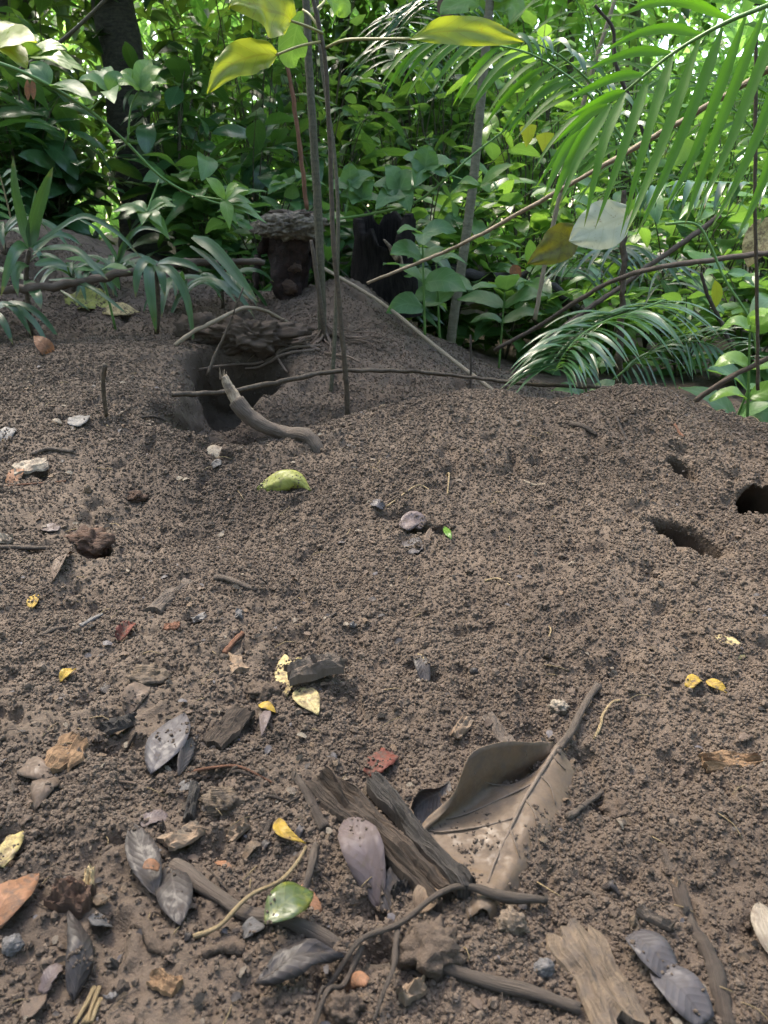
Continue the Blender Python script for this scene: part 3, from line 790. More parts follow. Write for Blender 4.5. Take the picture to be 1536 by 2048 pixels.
fl('cream_leaf', 'cream-coloured smooth leaf cut off by the right edge', (1518, 1806), (1558, 1935), 58, 'chip_pale', 'elliptic', arch=.012, fold=.05, lift=.006)
fl('grey_leaf', 'upper piece of a cracked grey leaf at the bottom right', (1262, 1882), (1338, 1968), 58, 'd_grey', 'scrap', arch=.010, lift=.008, wave=.2)
fl('grey_leaf', 'lower piece of a cracked grey leaf at the bottom right', (1312, 1956), (1410, 2052), 76, 'd_grey', 'scrap', arch=.010, lift=.006, wave=.2)
fl('yellow_leaf', 'short golden leaf tip, right one of a pair on the right slope', (1411, 1369), (1456, 1389), 15, 'd_yellow', 'ovate', arch=.006, tilt=(0, -.5))
fl('yellow_leaf', 'dull golden leaf scrap, left one of a pair on the right slope', (1374, 1382), (1400, 1368), 16, 'd_yellow', 'scrap', arch=.003, ragged=.5, lift=.002)
fl('yellow_leaf', 'pale ochre leaf sliver lying high on the right slope', (1436, 1267), (1486, 1308), 18, 'd_cream', 'scrap', arch=.004, ragged=.4, lift=.002)
fl('red_leaf', 'dull red torn leaf scrap left of the large dry leaf', (736, 1540), (790, 1505), 44, 'd_red', 'scrap', arch=.004, ragged=.6, lift=.003)
fl('green_leaf', 'tiny bright green leaf tip in a small hollow on the mound', (888, 1062), (903, 1082), 10, 'l_light', 'lance', arch=.004, tilt=(0, -.5))
fl('grey_leaf', 'folded grey leaf scrap on the mound left of the green tip', (812, 1066), (836, 1100), 30, 'd_grey', 'scrap', arch=.008, tilt=(0, -.5), wave=.4)
fl('grey_leaf', 'flat silvery bark flake above the folded grey scrap', (806, 1060), (848, 1055), 12, 'd_pink', 'scrap', arch=.005)
fl('brown_leaf', 'thin dusty leaf edge between grey scrap and green tip', (862, 1062), (848, 1100), 12, 'd_brown', 'lance', arch=.006, tilt=(.5, -.4))
fl('grey_leaf', 'small torn grey leaf alone on the upper mound', (743, 1014), (768, 1018), 18, 'd_grey', 'scrap', arch=.006, ragged=.4, tilt=(0, -.3))
fl('grey_leaf', 'shiny grey leaf flake on the left slope beside a dark crumb', (148, 862), (170, 842), 26, 'chip_grey', 'scrap', arch=.006, tilt=(0, -.5))
fl('grey_leaf', 'whitish sliver left of the shiny grey flake', (106, 858), (127, 855), 12, 'chip_pale', 'lance', arch=.004, tilt=(0, -.4))
fl('grey_leaf', 'blue-grey leaf flake at the left edge of the upper slope', (3, 884), (28, 868), 20, 'chip_grey', 'scrap', arch=.005, tilt=(0, -.4))
fl('grey_leaf', 'pale grey leaf lump below the crater rim, upper of two', (414, 900), (446, 912), 24, 'chip_pale', 'scrap', arch=.010, curl=.4, tilt=(0, -.5))
fl('grey_leaf', 'bluish leaf flake below the crater rim, lower of two', (424, 930), (443, 928), 16, 'chip_grey', 'scrap', arch=.004, tilt=(0, -.4))
fl('orange_leaf', 'tiny orange leaf beside lichen-grey bark at the left edge', (20, 968), (43, 950), 16, 'd_orange', 'scrap', arch=.005, tilt=(0, -.4))
fl('pink_leaf', 'pinkish flat leaf scrap left of the large dark clod', (86, 1066), (120, 1064), 22, 'd_pink', 'scrap', arch=.003, lift=.002)
fl('brown_leaf', 'thin brown leaf edge curling up below the large dark clod', (104, 1172), (150, 1110), 18, 'd_brown', 'lance', arch=.016, tilt=(-.6, -.4))
fl('dark_leaf', 'black curled leaf between mauve leaf and charred wood', (776, 1800), (812, 1742), 40, 'd_dark', 'scrap', arch=.012, fold=.3, wave=.4)
fl('tan_leaf', 'tan triangular leaf scrap below the charred wood', (838, 1832), (878, 1770), 60, 'chip_tan', 'ovate', arch=.010, fold=.2)
fl('dark_leaf', 'black wet leaf flake on the mound left of the black pebble', (836, 1308), (852, 1346), 20, 'd_dark', 'scrap', arch=.006)
fl('yellow_leaf', 'large yellowing dead leaf flat under the strap-leaved plants', (132, 605), (232, 626), 56, 'd_yelgreen', 'ovate', arch=.012, wave=.5, tilt=(0, -.5), lift=.004)
fl('yellow_leaf', 'yellow leaf tip pointing right beside the large yellowing leaf', (206, 636), (282, 634), 20, 'd_cream', 'lance', arch=.01, tilt=(0, -.4), lift=.008)
fl('brown_leaf', 'small tan leaf below the yellow petal-like leaf and twig', (486, 1712), (520, 1690), 20, 'chip_tan', 'scrap', arch=.004, ragged=.4)
fl('brown_leaf', 'flat brown leaf scrap buried below the mauve leaf', (600, 1780), (640, 1812), 26, 'd_orange', 'scrap', arch=.004, ragged=.5, lift=.002)
fl('brown_leaf', 'brown curled leaf scrap right of the raised wavy leaf', (690, 1952), (736, 1978), 28, 'd_orange', 'scrap', arch=.014, curl=.4, tilt=(0, -.4))
fl('grey_leaf', 'wet blue-grey flake between the dark leaf and mud', (352, 1570), (402, 1556), 18, 'chip_grey', 'scrap', arch=.003, lift=.002)
fl('grey_leaf', 'small shiny grey flake left of the rotten brown block', (182, 1858), (220, 1836), 22, 'chip_grey', 'scrap', arch=.006)
fl('leaf_scrap', 'small pale leaf scrap right of the rotten brown block', (192, 1824), (218, 1800), 28, 'chip_tan', 'scrap', arch=.005)
fl('grey_leaf', 'shiny whitish wet flake left of the olive-green leaf', (486, 1872), (530, 1856), 36, 'chip_grey', 'scrap', arch=.006, ragged=.3)
fl('brown_leaf', 'mauve-brown flat leaf scrap left of the short dark chips', (280, 1646), (334, 1624), 28, 'd_pink', 'scrap', arch=.003, lift=.002, ragged=.5)
fl('grey_leaf', 'small slate flake on soil at the lower right of the mound', (1232, 1650), (1246, 1672), 8, 'chip_pale', 'elliptic', arch=.006)
fl('dark_leaf', 'small dark curled leaf lump right of the tan round pebble', (1200, 1778), (1238, 1800), 26, 'd_dark', 'ovate', arch=.010, curl=.6, fold=0)

# ---- sticks and twigs
st = stick
st('thick_stick', 'thick bark-covered stick lying across the foreground litter', [(345, 1722), (420, 1775), (498, 1826), (560, 1850), (650, 1868), (740, 1895), (850, 1925), (935, 1950), (1050, 1982), (1158, 2016)], 25, 'twig', 20, lift=.75, rough=.16, sides=12, n=60,
   rfun=lambda t: 1 + .15 * math.sin(t * 31) + .35 * math.exp(-((t - .02) / .04) ** 2))
t = thing('forked_twig', 'thin forked grey twig crossing over the thick foreground stick', 'twig', G(1092, 1806, .01))
st('main_stem', None, [(1092, 1806, .004), (1000, 1824, .010), (930, 1814, .012), (880, 1822, .014), (800, 1868, .022), (720, 1912, .024), (650, 1962, .012), (556, 2036, .004)], 12, 'twig', 8, parent=t, rough=.2, n=50, rfun=lambda q: 1.0 + .75 * math.exp(-((q - .13) / .08) ** 2))
st('side_branch', None, [(795, 1872, .02), (790, 1950, .014), (768, 2010, .01), (748, 2056, .004)], 10, 'twig', 6, parent=t, rough=.4)
st('side_branch', None, [(724, 1912, .022), (690, 1962, .014), (655, 2005, .008), (628, 2056, .004)], 10, 'twig', 8, parent=t, rough=.4)
st('side_branch', None, [(660, 1960, .01), (645, 1990, .008), (632, 2020, .003)], 8, 'twig', 4, parent=t, rough=.4)
st('curved_twig', 'thin pale curved twig arching from mud to the yellow petal leaf', [(388, 1882), (440, 1856, .006), (500, 1822, .016), (560, 1776, .012), (596, 1736, .006), (612, 1690)], 9, 'straw', 6, lift=1.0, cat='twig')
st('dark_stick', 'short dark stick with a thick end left of the charred wood', [(588, 1552), (612, 1592), (630, 1630), (650, 1662)], 14, 'twig_dark', 22, cat='stick')
st('short_stick', 'short cut twig with a pale end in the middle of the soil', [(430, 1155), (460, 1160), (512, 1172)], 14, 'twig', 11, lift=.8)
clod('twig_end', 'pale cut face of the short twig', (429, 1155), 10, 13, 'chip_pale', amp=.1, parent=None, cat='twig end') if False else None
st('grey_stick', 'grey twig below the tiny far-left yellow leaf, upper right of two', [(158, 1243), (180, 1234), (204, 1224)], 10, 'chip_grey', 8)
st('grey_stick', 'grey twig below the tiny far-left yellow leaf, lower left of two', [(80, 1268), (104, 1258), (132, 1248)], 9, 'twig', 9)
st('grey_stick', 'straight grey stick at the left edge below the whitish bark', [(-20, 1102), (40, 1102), (102, 1100)], 10, 'twig', 8, lift=.8)
st('grey_stick', 'greenish-grey stick with a yellow fleck on the upper left slope', [(66, 921), (98, 912), (146, 909)], 8, 'twig', 9, lift=.8)
st('red_stick', 'short reddish-brown twig in the middle of the litter', [(446, 1300), (464, 1283), (486, 1264)], 12, 'twig_red', 10)
st('grey_stick', 'knobbly grey twig just below the short reddish twig', [(446, 1316), (462, 1300), (482, 1284)], 15, 'twig', 11, rough=.5)
st('orange_twig', 'thin orange-brown leaf stalk right of the blue-grey leaf', [(376, 1542), (430, 1536, .006), (484, 1548, .006), (546, 1568)], 7, 'twig_red', 4, cat='twig')
st('grey_stick', 'small forked twig on soil right of the large dry leaf', [(1132, 1652), (1166, 1614), (1206, 1576)], 13, 'twig', 8, rough=.5)
st('curled_root', 'thin wavy orange root right of the large leaf stalk', [(1188, 1478), (1202, 1450), (1206, 1428), (1222, 1412), (1240, 1400)], 6, 'straw', 5, cat='root')
st('buried_root', 'long dark root half buried along the lower right', [(1328, 1702), (1366, 1790), (1392, 1860), (1420, 1930), (1440, 1990), (1462, 2056)], 24, 'twig_dark', 28, lift=-.1, rough=.3, n=40, cat='root')
st('muddy_stick', 'mud-coated stick left of the thin pale curved twig', [(266, 1852), (300, 1882), (326, 1912), (352, 1926)], 20, 'clod', 24, lift=.5, rough=.5, sides=10)
st('muddy_stick', 'short mud-coated stick below the olive-green leaf', [(408, 1918), (446, 1914), (492, 1904)], 18, 'clod', 20, lift=.4, rough=.5, sides=10)
st('dark_stick', 'slim dark twig right of the yellow petal-like leaf', [(632, 1690), (622, 1740, .004), (604, 1796)], 16, 'twig', 12, rough=.4)
st('dark_stick', 'short dark twig left of the yellow petal-like leaf', [(540, 1640), (530, 1664), (524, 1680)], 13, 'twig_dark', 9)
st('dark_stick', 'thin dark twig lying high on the left slope', [(282, 838), (310, 848), (332, 856)], 6, 'twig_dark', 4)
st('dark_stick', 'dark stick half sunk near the top of the right mound', [(1142, 842), (1166, 855), (1194, 866)], 12, 'twig_dark', 7)
st('dark_stick', 'thin dark splinter on the mound right of the sunk stick', [(1232, 838), (1246, 856), (1258, 874)], 8, 'twig_dark', 4)
st('dark_stick', 'thin reddish-brown splinter near the crest of the right mound', [(1350, 838), (1360, 852), (1370, 868)], 7, 'twig_red', 4)
st('pale_root', 'fine pale rootlet standing up on the upper mound', [(890, 940), (898, 955, .006), (895, 986)], 4, 'straw', 3, cat='root')
st('pale_root', 'fine pale curved rootlet in the middle of the mound', [(970, 1158), (996, 1160, .003), (1020, 1174)], 5, 'straw', 3, cat='root')
st('pale_root', 'long faint rootlet on the mound below the crest', [(772, 1010), (810, 988), (838, 978), (862, 984)], 3.5, 'straw', 3, cat='root')
st('pale_root', 'white-tipped rootlet flake on the upper right mound', [(1048, 952), (1070, 957), (1092, 958)], 5, 'twig_pale', 6, cat='root')
st('pale_root', 'short pale rootlet in the lower middle of the mound', [(1098, 1254), (1101, 1264, .003), (1097, 1278)], 4, 'straw', 3, cat='root')
st('pale_root', 'tan rootlet above the black wet flake', [(836, 1298), (848, 1316, .003), (856, 1342)], 4, 'straw', 3, cat='root')
st('dark_stick', 'thin dark rootlet on soil right of the yellow petal leaf', [(478, 1612), (500, 1634), (560, 1618), (600, 1600)], 5, 'twig', 4)
st('thin_twig', 'thin straight twig left of the tan pebble', [(918, 1882), (980, 1884), (1042, 1885)], 7, 'twig', 5)
st('root', 'thin reddish root lying on the far left slope', [(-10, 986), (40, 978), (80, 970), (132, 967)], 4, 'twig_red', 4)
st('thin_twig', 'thin grey twig at the left edge running down beside the brown leaves', [(28, 1566), (24, 1600), (14, 1650)], 8, 'twig', 6)
t = thing('straw_bundle', 'small bundle of pale broken straws at the bottom left', 'straw', G(185, 2000))
for a in ([(196, 1962), (186, 2000), (176, 2056)], [(186, 1966), (172, 2010), (150, 2056)], [(192, 1985), (180, 2020), (168, 2056)], [(200, 1990), (196, 2020), (186, 2056)]):
    st('straw', None, [(p[0], p[1], .003) for p in a], 8, 'straw', 6, parent=t)

# ---- wood, bark, stones, clods
sl = slab
sl('charred_wood', 'broad weathered slab of half-charred wood left of the large leaf', (648, 1572), (880, 1800), 60, .018, 'charbrown', n=26, m=9, jag=.5, cat='charred wood')
sl('charred_wood', 'long narrow black charred splinter beside the weathered slab', (748, 1576), (930, 1806), 32, .020, 'char', n=26, m=6, jag=.5, cat='charred wood')
sl('charred_chip', 'brown and black charred chip above the blue-grey leaf', (424, 1494), (488, 1422), 34, .010, 'charbrown', cat='charred wood')
sl('charred_chip', 'small black charcoal chip lying level at the left', (208, 1452), (272, 1448), 22, .010, 'char', cat='charred wood')
sl('charred_chip', 'upright black charcoal chip left of the rotten wood lump', (392, 1570), (378, 1640), 22, .010, 'char', cat='charred wood')
sl('bark_piece', 'flat dusty bark strip right of the muddy patch in mid ground', (304, 1222), (370, 1150), 22, .010, 'twig', cat='bark')
sl('bark_piece', 'tan bark chip below the knobbly grey twig', (462, 1302), (482, 1346), 26, .008, 'chip_tan', cat='bark')
sl('bark_piece', 'tan square wood chip on soil above the large dry leaf', (908, 1478), (934, 1440), 24, .008, 'chip_tan', cat='wood chip')
sl('bark_piece', 'grey-brown bark strip left of the large leaf stalk', (972, 1432), (1022, 1478), 20, .006, 'twig', cat='bark')
sl('rotten_plank', 'pale crumbling plank of rotten wood at the bottom right', (1142, 1862), (1262, 2060), 100, .008, 'rot', n=26, m=9, jag=.5, cat='rotten wood')
sl('rotten_wood', 'tan fibrous rotten wood lump above the curled brown leaves', (112, 1556), (160, 1492), 50, .008, 'rot_orange', cat='rotten wood', n=16, m=7)
sl('rotten_wood', 'broken tan piece of rotten wood above the dark charcoal leaf', (330, 1690), (396, 1646), 30, .007, 'chip_tan', cat='rotten wood', n=14, m=6)
sl('rotten_wood', 'pinkish rotten wood scrap right of the broken tan piece', (458, 1666), (496, 1646), 22, .008, 'chip_tan', cat='rotten wood')
sl('rotten_wood', 'dark red-brown block of rotten wood at the lower left', (114, 1800), (182, 1822), 58, .016, 'rot_dark', cat='rotten wood', n=16, m=8)
sl('rotten_wood', 'pale upright splinter above the dark red-brown block', (176, 1804), (182, 1748), 20, .010, 'straw', cat='rotten wood')
sl('rotten_wood', 'orange rotten wood strip low on the right slope', (1404, 1522), (1516, 1530), 30, .009, 'rot_orange', cat='rotten wood', n=18, m=7, tilt=(0, -.3))
sl('rotten_wood', 'brown fibrous wood patch in the mud at the bottom', (306, 1972), (362, 1996), 36, .008, 'rot_orange', cat='rotten wood')
sl('bark_piece', 'lichen-grey bark flake near the left edge of the slope', (30, 946), (92, 930), 26, .010, 'chip_pale', cat='bark')
sl('bark_piece', 'whitish bark scrap at the left edge above the grey stick', (-6, 1092), (26, 1090), 30, .010, 'chip_pale', cat='bark')
sl('bark_piece', 'dark curled wood scrap lying over the cream-yellow leaves', (578, 1380), (682, 1356), 34, .020, 'twig', cat='bark', lift=.016, n=16, m=6)
sl('bark_piece', 'tan pink chip below the dark leaf, beside the stick', (96, 900), (112, 903), 8, .004, 'd_yellow', cat='wood chip') if False else None
sl('bark_piece', 'tan chip beneath the thick stick in the foreground', (800, 2000), (846, 1976), 36, .012, 'chip_tan', cat='wood chip')
sl('bark_piece', 'thin grey splinter above the cracked grey leaf', (1270, 1840), (1340, 1872), 18, .008, 'twig', cat='bark')
sl('bark_piece', 'flat dark bark flake right of the mid-ground bark strip', (386, 1230), (412, 1224), 22, .006, 'chip_grey', cat='bark')
sl('bark_piece', 'short wet bark flake above the reddish twig', (360, 1262), (332, 1268), 14, .006, 'twig_red', cat='bark')
sl('charred_chip', 'black chip standing right of the raised yellow petal leaf', (788, 1790), (812, 1776), 20, .012, 'char', cat='charred wood')
clod('pebble', 'round tan knobbly pebble below the large dry leaf', (1024, 1858), 48, 44, 'stone', amp=.4, sink=.15, cat='pebble', freq=2.4)
clod('pebble', 'small round black pebble on the mound above the leaf', (948, 1341), 17, 17, 'd_dark', amp=.15, sink=.2, cat='pebble')
clod('pebble', 'flat grey pebble below the small black one', (930, 1382), 26, 13, 'chip_grey', amp=.2, sink=.3, cat='pebble')
clod('pebble', 'whitish crumbly lump above the large leaf stalk', (1117, 1412), 34, 26, 'chip_pale', amp=.5, sink=.25, cat='pebble', freq=2.5)
clod('snail_shell', 'small smooth grey-mauve shell beside the charred splinter', (930, 1784), 26, 34, 'd_pink', amp=.2, sink=.2, cat='shell')
clod('wet_stone', 'shiny grey wet pebble right of the foreground stick', (1090, 1930), 34, 34, 'chip_grey', amp=.25, sink=.3, cat='pebble')
clod('wet_stone', 'shiny blue-grey pebble below the orange-brown leaf', (24, 1898), 34, 28, 'chip_grey', amp=.25, sink=.3, cat='pebble')
clod('soil_clod', 'large dark crusty clod on the left slope', (175, 1080), 84, 54, 'rot_dark', amp=.45, sink=.3, freq=2.2)
clod('soil_clod', 'fibrous brown root mat beside the small yellow leaf', (290, 1352), 72, 40, 'rot', amp=.5, sink=.35, freq=2.4)
clod('soil_clod', 'tan crumbly wood lump right of the upright charcoal chip', (440, 1590), 74, 58, 'rot', amp=.5, sink=.35, freq=2.4)
clod('soil_clod', 'dark muddy clump stuck on the thick stick', (862, 1900), 110, 74, 'clod', amp=.5, sink=.2, freq=2.2)
clod('soil_clod', 'muddy clump under the yellow leaves in mid ground', (530, 1378), 60, 34, 'clod', amp=.5, sink=.35)
clod('soil_clod', 'loose soil clump on the slope right of the leaf fragments', (1240, 1606), 58, 34, 'clod', amp=.5, sink=.4)
clod('soil_clod', 'dark crumb with a brown bud on the upper left slope', (270, 983), 34, 22, 'rot_dark', amp=.5, sink=.35)
clod('soil_clod', 'dark knot of soil under the grey leaf below the crater', (452, 905), 26, 26, 'clod', amp=.4, sink=.3)
clod('soil_clod', 'large lump of earth near the bottom under the forked twig', (688, 2010), 60, 60, 'clod', amp=.4, sink=.3)
clod('soil_clod', 'pale brown seed pod on the left slope', (176, 984), 13, 20, 'chip_tan', amp=.2, sink=.1)

rr = random.Random(77)
MARKS = [(980, 1620, 'the large dry leaf'), (760, 1680, 'the charred wood slab'), (255, 1260, 'the small dark-red leaf'), (70, 1210, 'the far-left yellow leaf'), (600, 1380, 'the cream-yellow leaves'),
         (335, 1500, 'the broad blue-grey leaf'), (1460, 1530, 'the orange rotten strip'), (1420, 1380, 'the golden leaf pair'), (580, 1850, 'the olive-green leaf'), (1200, 1960, 'the pale rotten plank'),
         (295, 1735, 'the dark charcoal leaf'), (75, 1570, 'the curled brown leaves'), (35, 1815, 'the orange edge leaf'), (590, 1665, 'the yellow petal leaf'), (470, 1165, 'the short cut twig'), (940, 1340, 'the black pebble'),
         (1400, 1900, 'the long buried root'), (145, 1810, 'the red-brown block'), (160, 1930, 'the folded olive-brown leaf'), (1020, 1858, 'the tan pebble'), (450, 1290, 'the reddish twig'), (240, 1450, 'the level charcoal chip'), (1310, 1960, 'the cracked grey leaf'), (600, 1960, 'the raised wavy leaf')]
SEEN = set()
HUE = {'d_brown': 'brown', 'd_dark': 'blackish', 'd_grey': 'grey', 'd_pink': 'mauve', 'd_orange': 'orange-brown', 'twig': 'grey-brown', 'rot': 'tan', 'char': 'black', 'charbrown': 'dark brown', 'twig_dark': 'dark', 'chip_tan': 'pale tan', 'chip_grey': 'slate-grey', 'twig_red': 'reddish', 'root': 'light brown'}
def where(kind, mat, u, v):
    for q in sorted(MARKS, key=lambda m_: (m_[0] - u) ** 2 + (m_[1] - v) ** 2):
        dx, dy = u - q[0], v - q[1]
        side = ('right of' if dx > 0 else 'left of') if abs(dx) > abs(dy) else ('below' if dy > 0 else 'above')
        lab = f'small {HUE[mat]} {kind} on soil {side} {q[2]}'
        if lab not in SEEN:
            SEEN.add(lab); return lab
for k in range(64):
    u = rr.uniform(10, 820) if k % 4 else rr.uniform(820, 1500); v = rr.uniform(1180, 2020) if k % 4 else rr.uniform(1300, 2020)
    L = rr.uniform(16, 36) * (.6 + .5 * (v - 1000) / 1000); a = rr.uniform(0, 6.28)
    e = (u + math.cos(a) * L, v + math.sin(a) * L * .6)
    kind = k % 3
    if kind == 0:
        mt = rr.choice(['d_brown', 'd_dark', 'd_grey', 'd_brown', 'd_dark', 'd_brown'])
        fl('leaf_scrap', where('torn leaf scrap', mt, u, v), (u, v), e, L * .6, mt, 'scrap', arch=.005, ragged=.6, wave=.6, lift=.001, group='torn leaf scraps in the litter', n=8, m=4)
    elif kind == 1:
        mt = rr.choice(['twig', 'rot', 'char', 'charbrown', 'twig_dark', 'chip_tan', 'chip_grey'])
        sl('wood_chip', where('wood chip', mt, u, v), (u, v), e, L * .45, .008, mt, lift=.0, group='small wood chips in the litter', n=8, m=3)
    else:
        mid_ = ((u + e[0]) / 2 + rr.uniform(-5, 5), (v + e[1]) / 2 + rr.uniform(-5, 5), .003)
        e = (u + math.cos(a) * L * 2, v + math.sin(a) * L * 1.2)
        mt = rr.choice(['twig', 'twig_dark', 'twig_red', 'twig', 'root'])
        st('broken_twig', where('broken twig', mt, u, v), [(u, v), mid_, e], rr.uniform(4, 9), mt, rr.uniform(3, 6), group='broken twigs in the litter', cat='twig', sides=6, n=10)

# ---- fine crumbs of leaf and root, too small to count
def crumbs():
    rr = random.Random(11); V, F, UV = [], [], []
    mats = []
    per = {}
    for _ in range(2600):
        y = .3 + 1.6 * rr.random() ** 1.3; x = rr.uniform(-.62, .62) * (y + .15)
        if rr.random() > (.95 if x < .05 else .45): continue
        z = h(x, y) + .002
        k = rr.choice(['chip_tan', 'rot', 'twig', 'straw', 'd_brown', 'd_dark', 'twig_dark', 'char', 'd_grey', 'twig', 'chip_pale'])
        vv, ff, uu = per.setdefault(k, ([], [], []))
        a = rr.uniform(0, 6.28); L = rr.uniform(.002, .009) * (1 + .4 * y)
        d = Vector((math.cos(a), math.sin(a), rr.uniform(-.15, .3))) * L
        p = Vector((x, y, z))
        if k in ('straw', 'twig', 'twig_dark'):
            bend = Vector((rr.uniform(-1, 1), rr.uniform(-1, 1), 1)) * L * .3
            v, f, q = tube_data([p, p + d * 1.2 + bend, p + d * 2.6], .0006 * (1 + y * .4), .0004, sides=4, n=4)
        else:
            v, f, q = blade_data([p, p + d * .5 + Vector((0, 0, L * .15)), p + d], L * rr.uniform(.4, .8), 'scrap', (rr.uniform(-.4, .4), rr.uniform(-.8, .2), 1), fold=.1, wave=.5, n=3, m=2, seed=rr.random() * 50)
        o = len(vv); vv += v; ff += [tuple(i + o for i in t) for t in f]; uu += q
    build_pellets()
    for k, (vv, ff, uu) in per.items():
        o = mesh_obj('litter_crumbs', vv, ff, k, uvs=uu, origin=(0, .8, 0))
        tag(o, 'tiny crumbs of leaf, bark and root strewn over the soil', 'litter', kind='stuff')
crumbs()

# ------------------------------------------------------------------ sticks, roots and stumps of the crater
def pole(name, label, pts, r0, r1, mat, cat='branch', parent=None, **kw):
    o = tube(name, [P(*p) if len(p) == 3 else Vector(p[:3]) for p in pts], r0, r1, mat, parent, **kw)
    if parent is None: tag(o, label, cat)
    return o
t = thing('bent_branch', 'thick bent branch stub with a pale broken tip sticking out of the crater rim', 'branch', G(622, 884))
Q = [G(640, 886, -.01), G(615, 880, .006), P(575, 868, 1.47), P(535, 856, 1.47), P(498, 832, 1.475), P(472, 802, 1.48), P(456, 775, 1.485), P(446, 752, 1.49)]
tube('bark', Q[:6], .0135, .0165, 'twig', t, sides=16, n=44, rough=.12, rfun=lambda q: 1 + .06 * math.sin(q * 9))
tube('peeled_tip', Q[4:], .0158, .0075, 'bark_peeled', t, sides=14, n=26, rough=.16)
for k in range(5):
    a = k * 1.25; e = Q[-1] + Vector((math.cos(a) * .006, math.sin(a) * .006, 0))
    tube('splinter', [e - Vector((0, 0, .006)), e + Vector((.002 * math.cos(a), 0, .009 + .004 * (k % 3)))], .0022, .0005, 'bark_peeled', t, sides=4, n=4)
pole('long_stick', 'long thin brown stick lying level across the crater', [(343, 790, 1.70), (440, 785, 1.74), (530, 770, 1.80), (640, 746, 1.90), (700, 742, 1.94), (820, 742, 1.98), (940, 755, 2.0), (1090, 770, 2.0), (1225, 776, 1.98)], .0068, .0046, 'stem_dark', 'stick', n=70, rough=.35, rfun=lambda q: 1 + .22 * math.exp(-((q - .345) / .012) ** 2))
pole('pale_root', 'pale bare root arching over the burrow', [(350, 691, 2.1), (385, 664, 2.12), (425, 645, 2.14), (478, 619, 2.2), (515, 617, 2.24), (540, 626, 2.3), (575, 645, 2.36)], .0064, .0056, 'twig_pale', 'root', n=30, rough=.25)
pole('thin_twig', 'thin dark twig leaning out of the burrow', [(413, 752, 2.0), (440, 690, 2.04), (462, 640, 2.06), (486, 575, 2.08)], .0045, .0022, 'stem_dark', 'twig', n=16, rough=.3)
pole('upright_stick', 'short thin stick standing upright in the left slope', [(213, 832, 1.50), (208, 800, 1.50), (206, 765, 1.50), (210, 728, 1.50)], .0036, .0050, 'stem_dark', 'stick', n=14, rough=.2)
pole('long_stick', 'long straight grey stick sloping down over the back mound', [(636, 530, 2.62), (760, 604, 2.5), (880, 700, 2.36), (1004, 796, 2.2)], .0058, .0065, 'twig_pale', 'stick', n=30, rough=.15)
pole('dark_twig', 'short upright dark twig on the right of the back mound', [(940, 790, 2.2), (942, 735, 2.2), (941, 670, 2.2)], .004, .003, 'twig_dark', 'twig')
# overhanging clod above the burrow
V, F, UV = lump_data(P(500, 672, 2.22), (.135, .07, .048), 3, .55, 2.4, 5)
tag(mesh_obj('overhanging_clod', V, F, 'clod', uvs=UV), 'big dark overhanging clod of earth above the burrow', 'clod')
V, F, UV = lump_data(P(405, 668, 2.26), (.07, .06, .05), 8, .5, 2.4, 4)
tag(mesh_obj('overhanging_clod', V, F, 'clod', uvs=UV), 'smaller dark clod of earth left of the overhanging one', 'clod')

# rotten stump with bracket cap
sb = G(572, 632); sb.y = 2.75; sb.z = h(sb.x, sb.y) - .02
t = thing('rotten_stump', 'dark red rotten stump carrying a grey shelf-like cap with soil on it', 'stump', sb)
V, F, UV = [], [], []
for i in range(25):
    f = i / 24; c = sb.lerp(P(580, 452, 2.77), f); r = .050 + .040 * f
    for k in range(26):
        a = 2 * math.pi * k / 26
        q = r * (1 + .40 * mnoise.noise(Vector((math.cos(a) * 1.6, math.sin(a) * 1.6, f * 1.6))) + .30 * mnoise.noise(Vector((math.cos(a) * 4.5, math.sin(a) * 4.5, f * 2.5))) + .12 * mnoise.noise(Vector((math.cos(a) * 9, math.sin(a) * 9, f * 9))))
        V.append(c + Vector((math.cos(a) * q, math.sin(a) * q, 0))); UV.append((f * 2, abs(k / 13 - 1)))
F = [(i * 26 + k, i * 26 + (k + 1) % 26, (i + 1) * 26 + (k + 1) % 26, (i + 1) * 26 + k) for i in range(24) for k in range(26)]
mesh_obj('decayed_core', V, F, 'rot_red', t, origin=sb, uvs=UV)
tube('decayed_strip', [P(508, 600, 2.74), P(512, 560, 2.74), P(520, 510, 2.75), P(540, 462, 2.76)], .006, .020, 'rot_red', t, sides=7, n=14, rough=.8)
tube('decayed_strip', [P(640, 590, 2.74), P(634, 550, 2.74), P(628, 500, 2.75), P(612, 465, 2.76)], .008, .022, 'rot_red', t, sides=7, n=14, rough=.8)
for (u, v, w, hh) in ((590, 536, 22, 16), (578, 575, 30, 26)):
    V, F, UV = lump_data(P(u, v, 2.70), (w / FPX * 1.5, w / FPX * 1.2, hh / FPX * 1.5), u, .4, 1.7, 3)
    mesh_obj('wood_lump', V, F, 'rot_dark', t, uvs=UV)
V, F, UV = lump_data(P(582, 452, 2.70), (.110, .085, .042), 5, .30, 2.2, 5)
cap = mesh_obj('shelf_cap', V, F, 'bracket', t, uvs=UV)
V, F, UV = lump_data(P(590, 434, 2.73), (.085, .065, .020), 9, .6, 2.6, 4)
mesh_obj('soil_crust', V, F, 'clod', cap, uvs=UV)

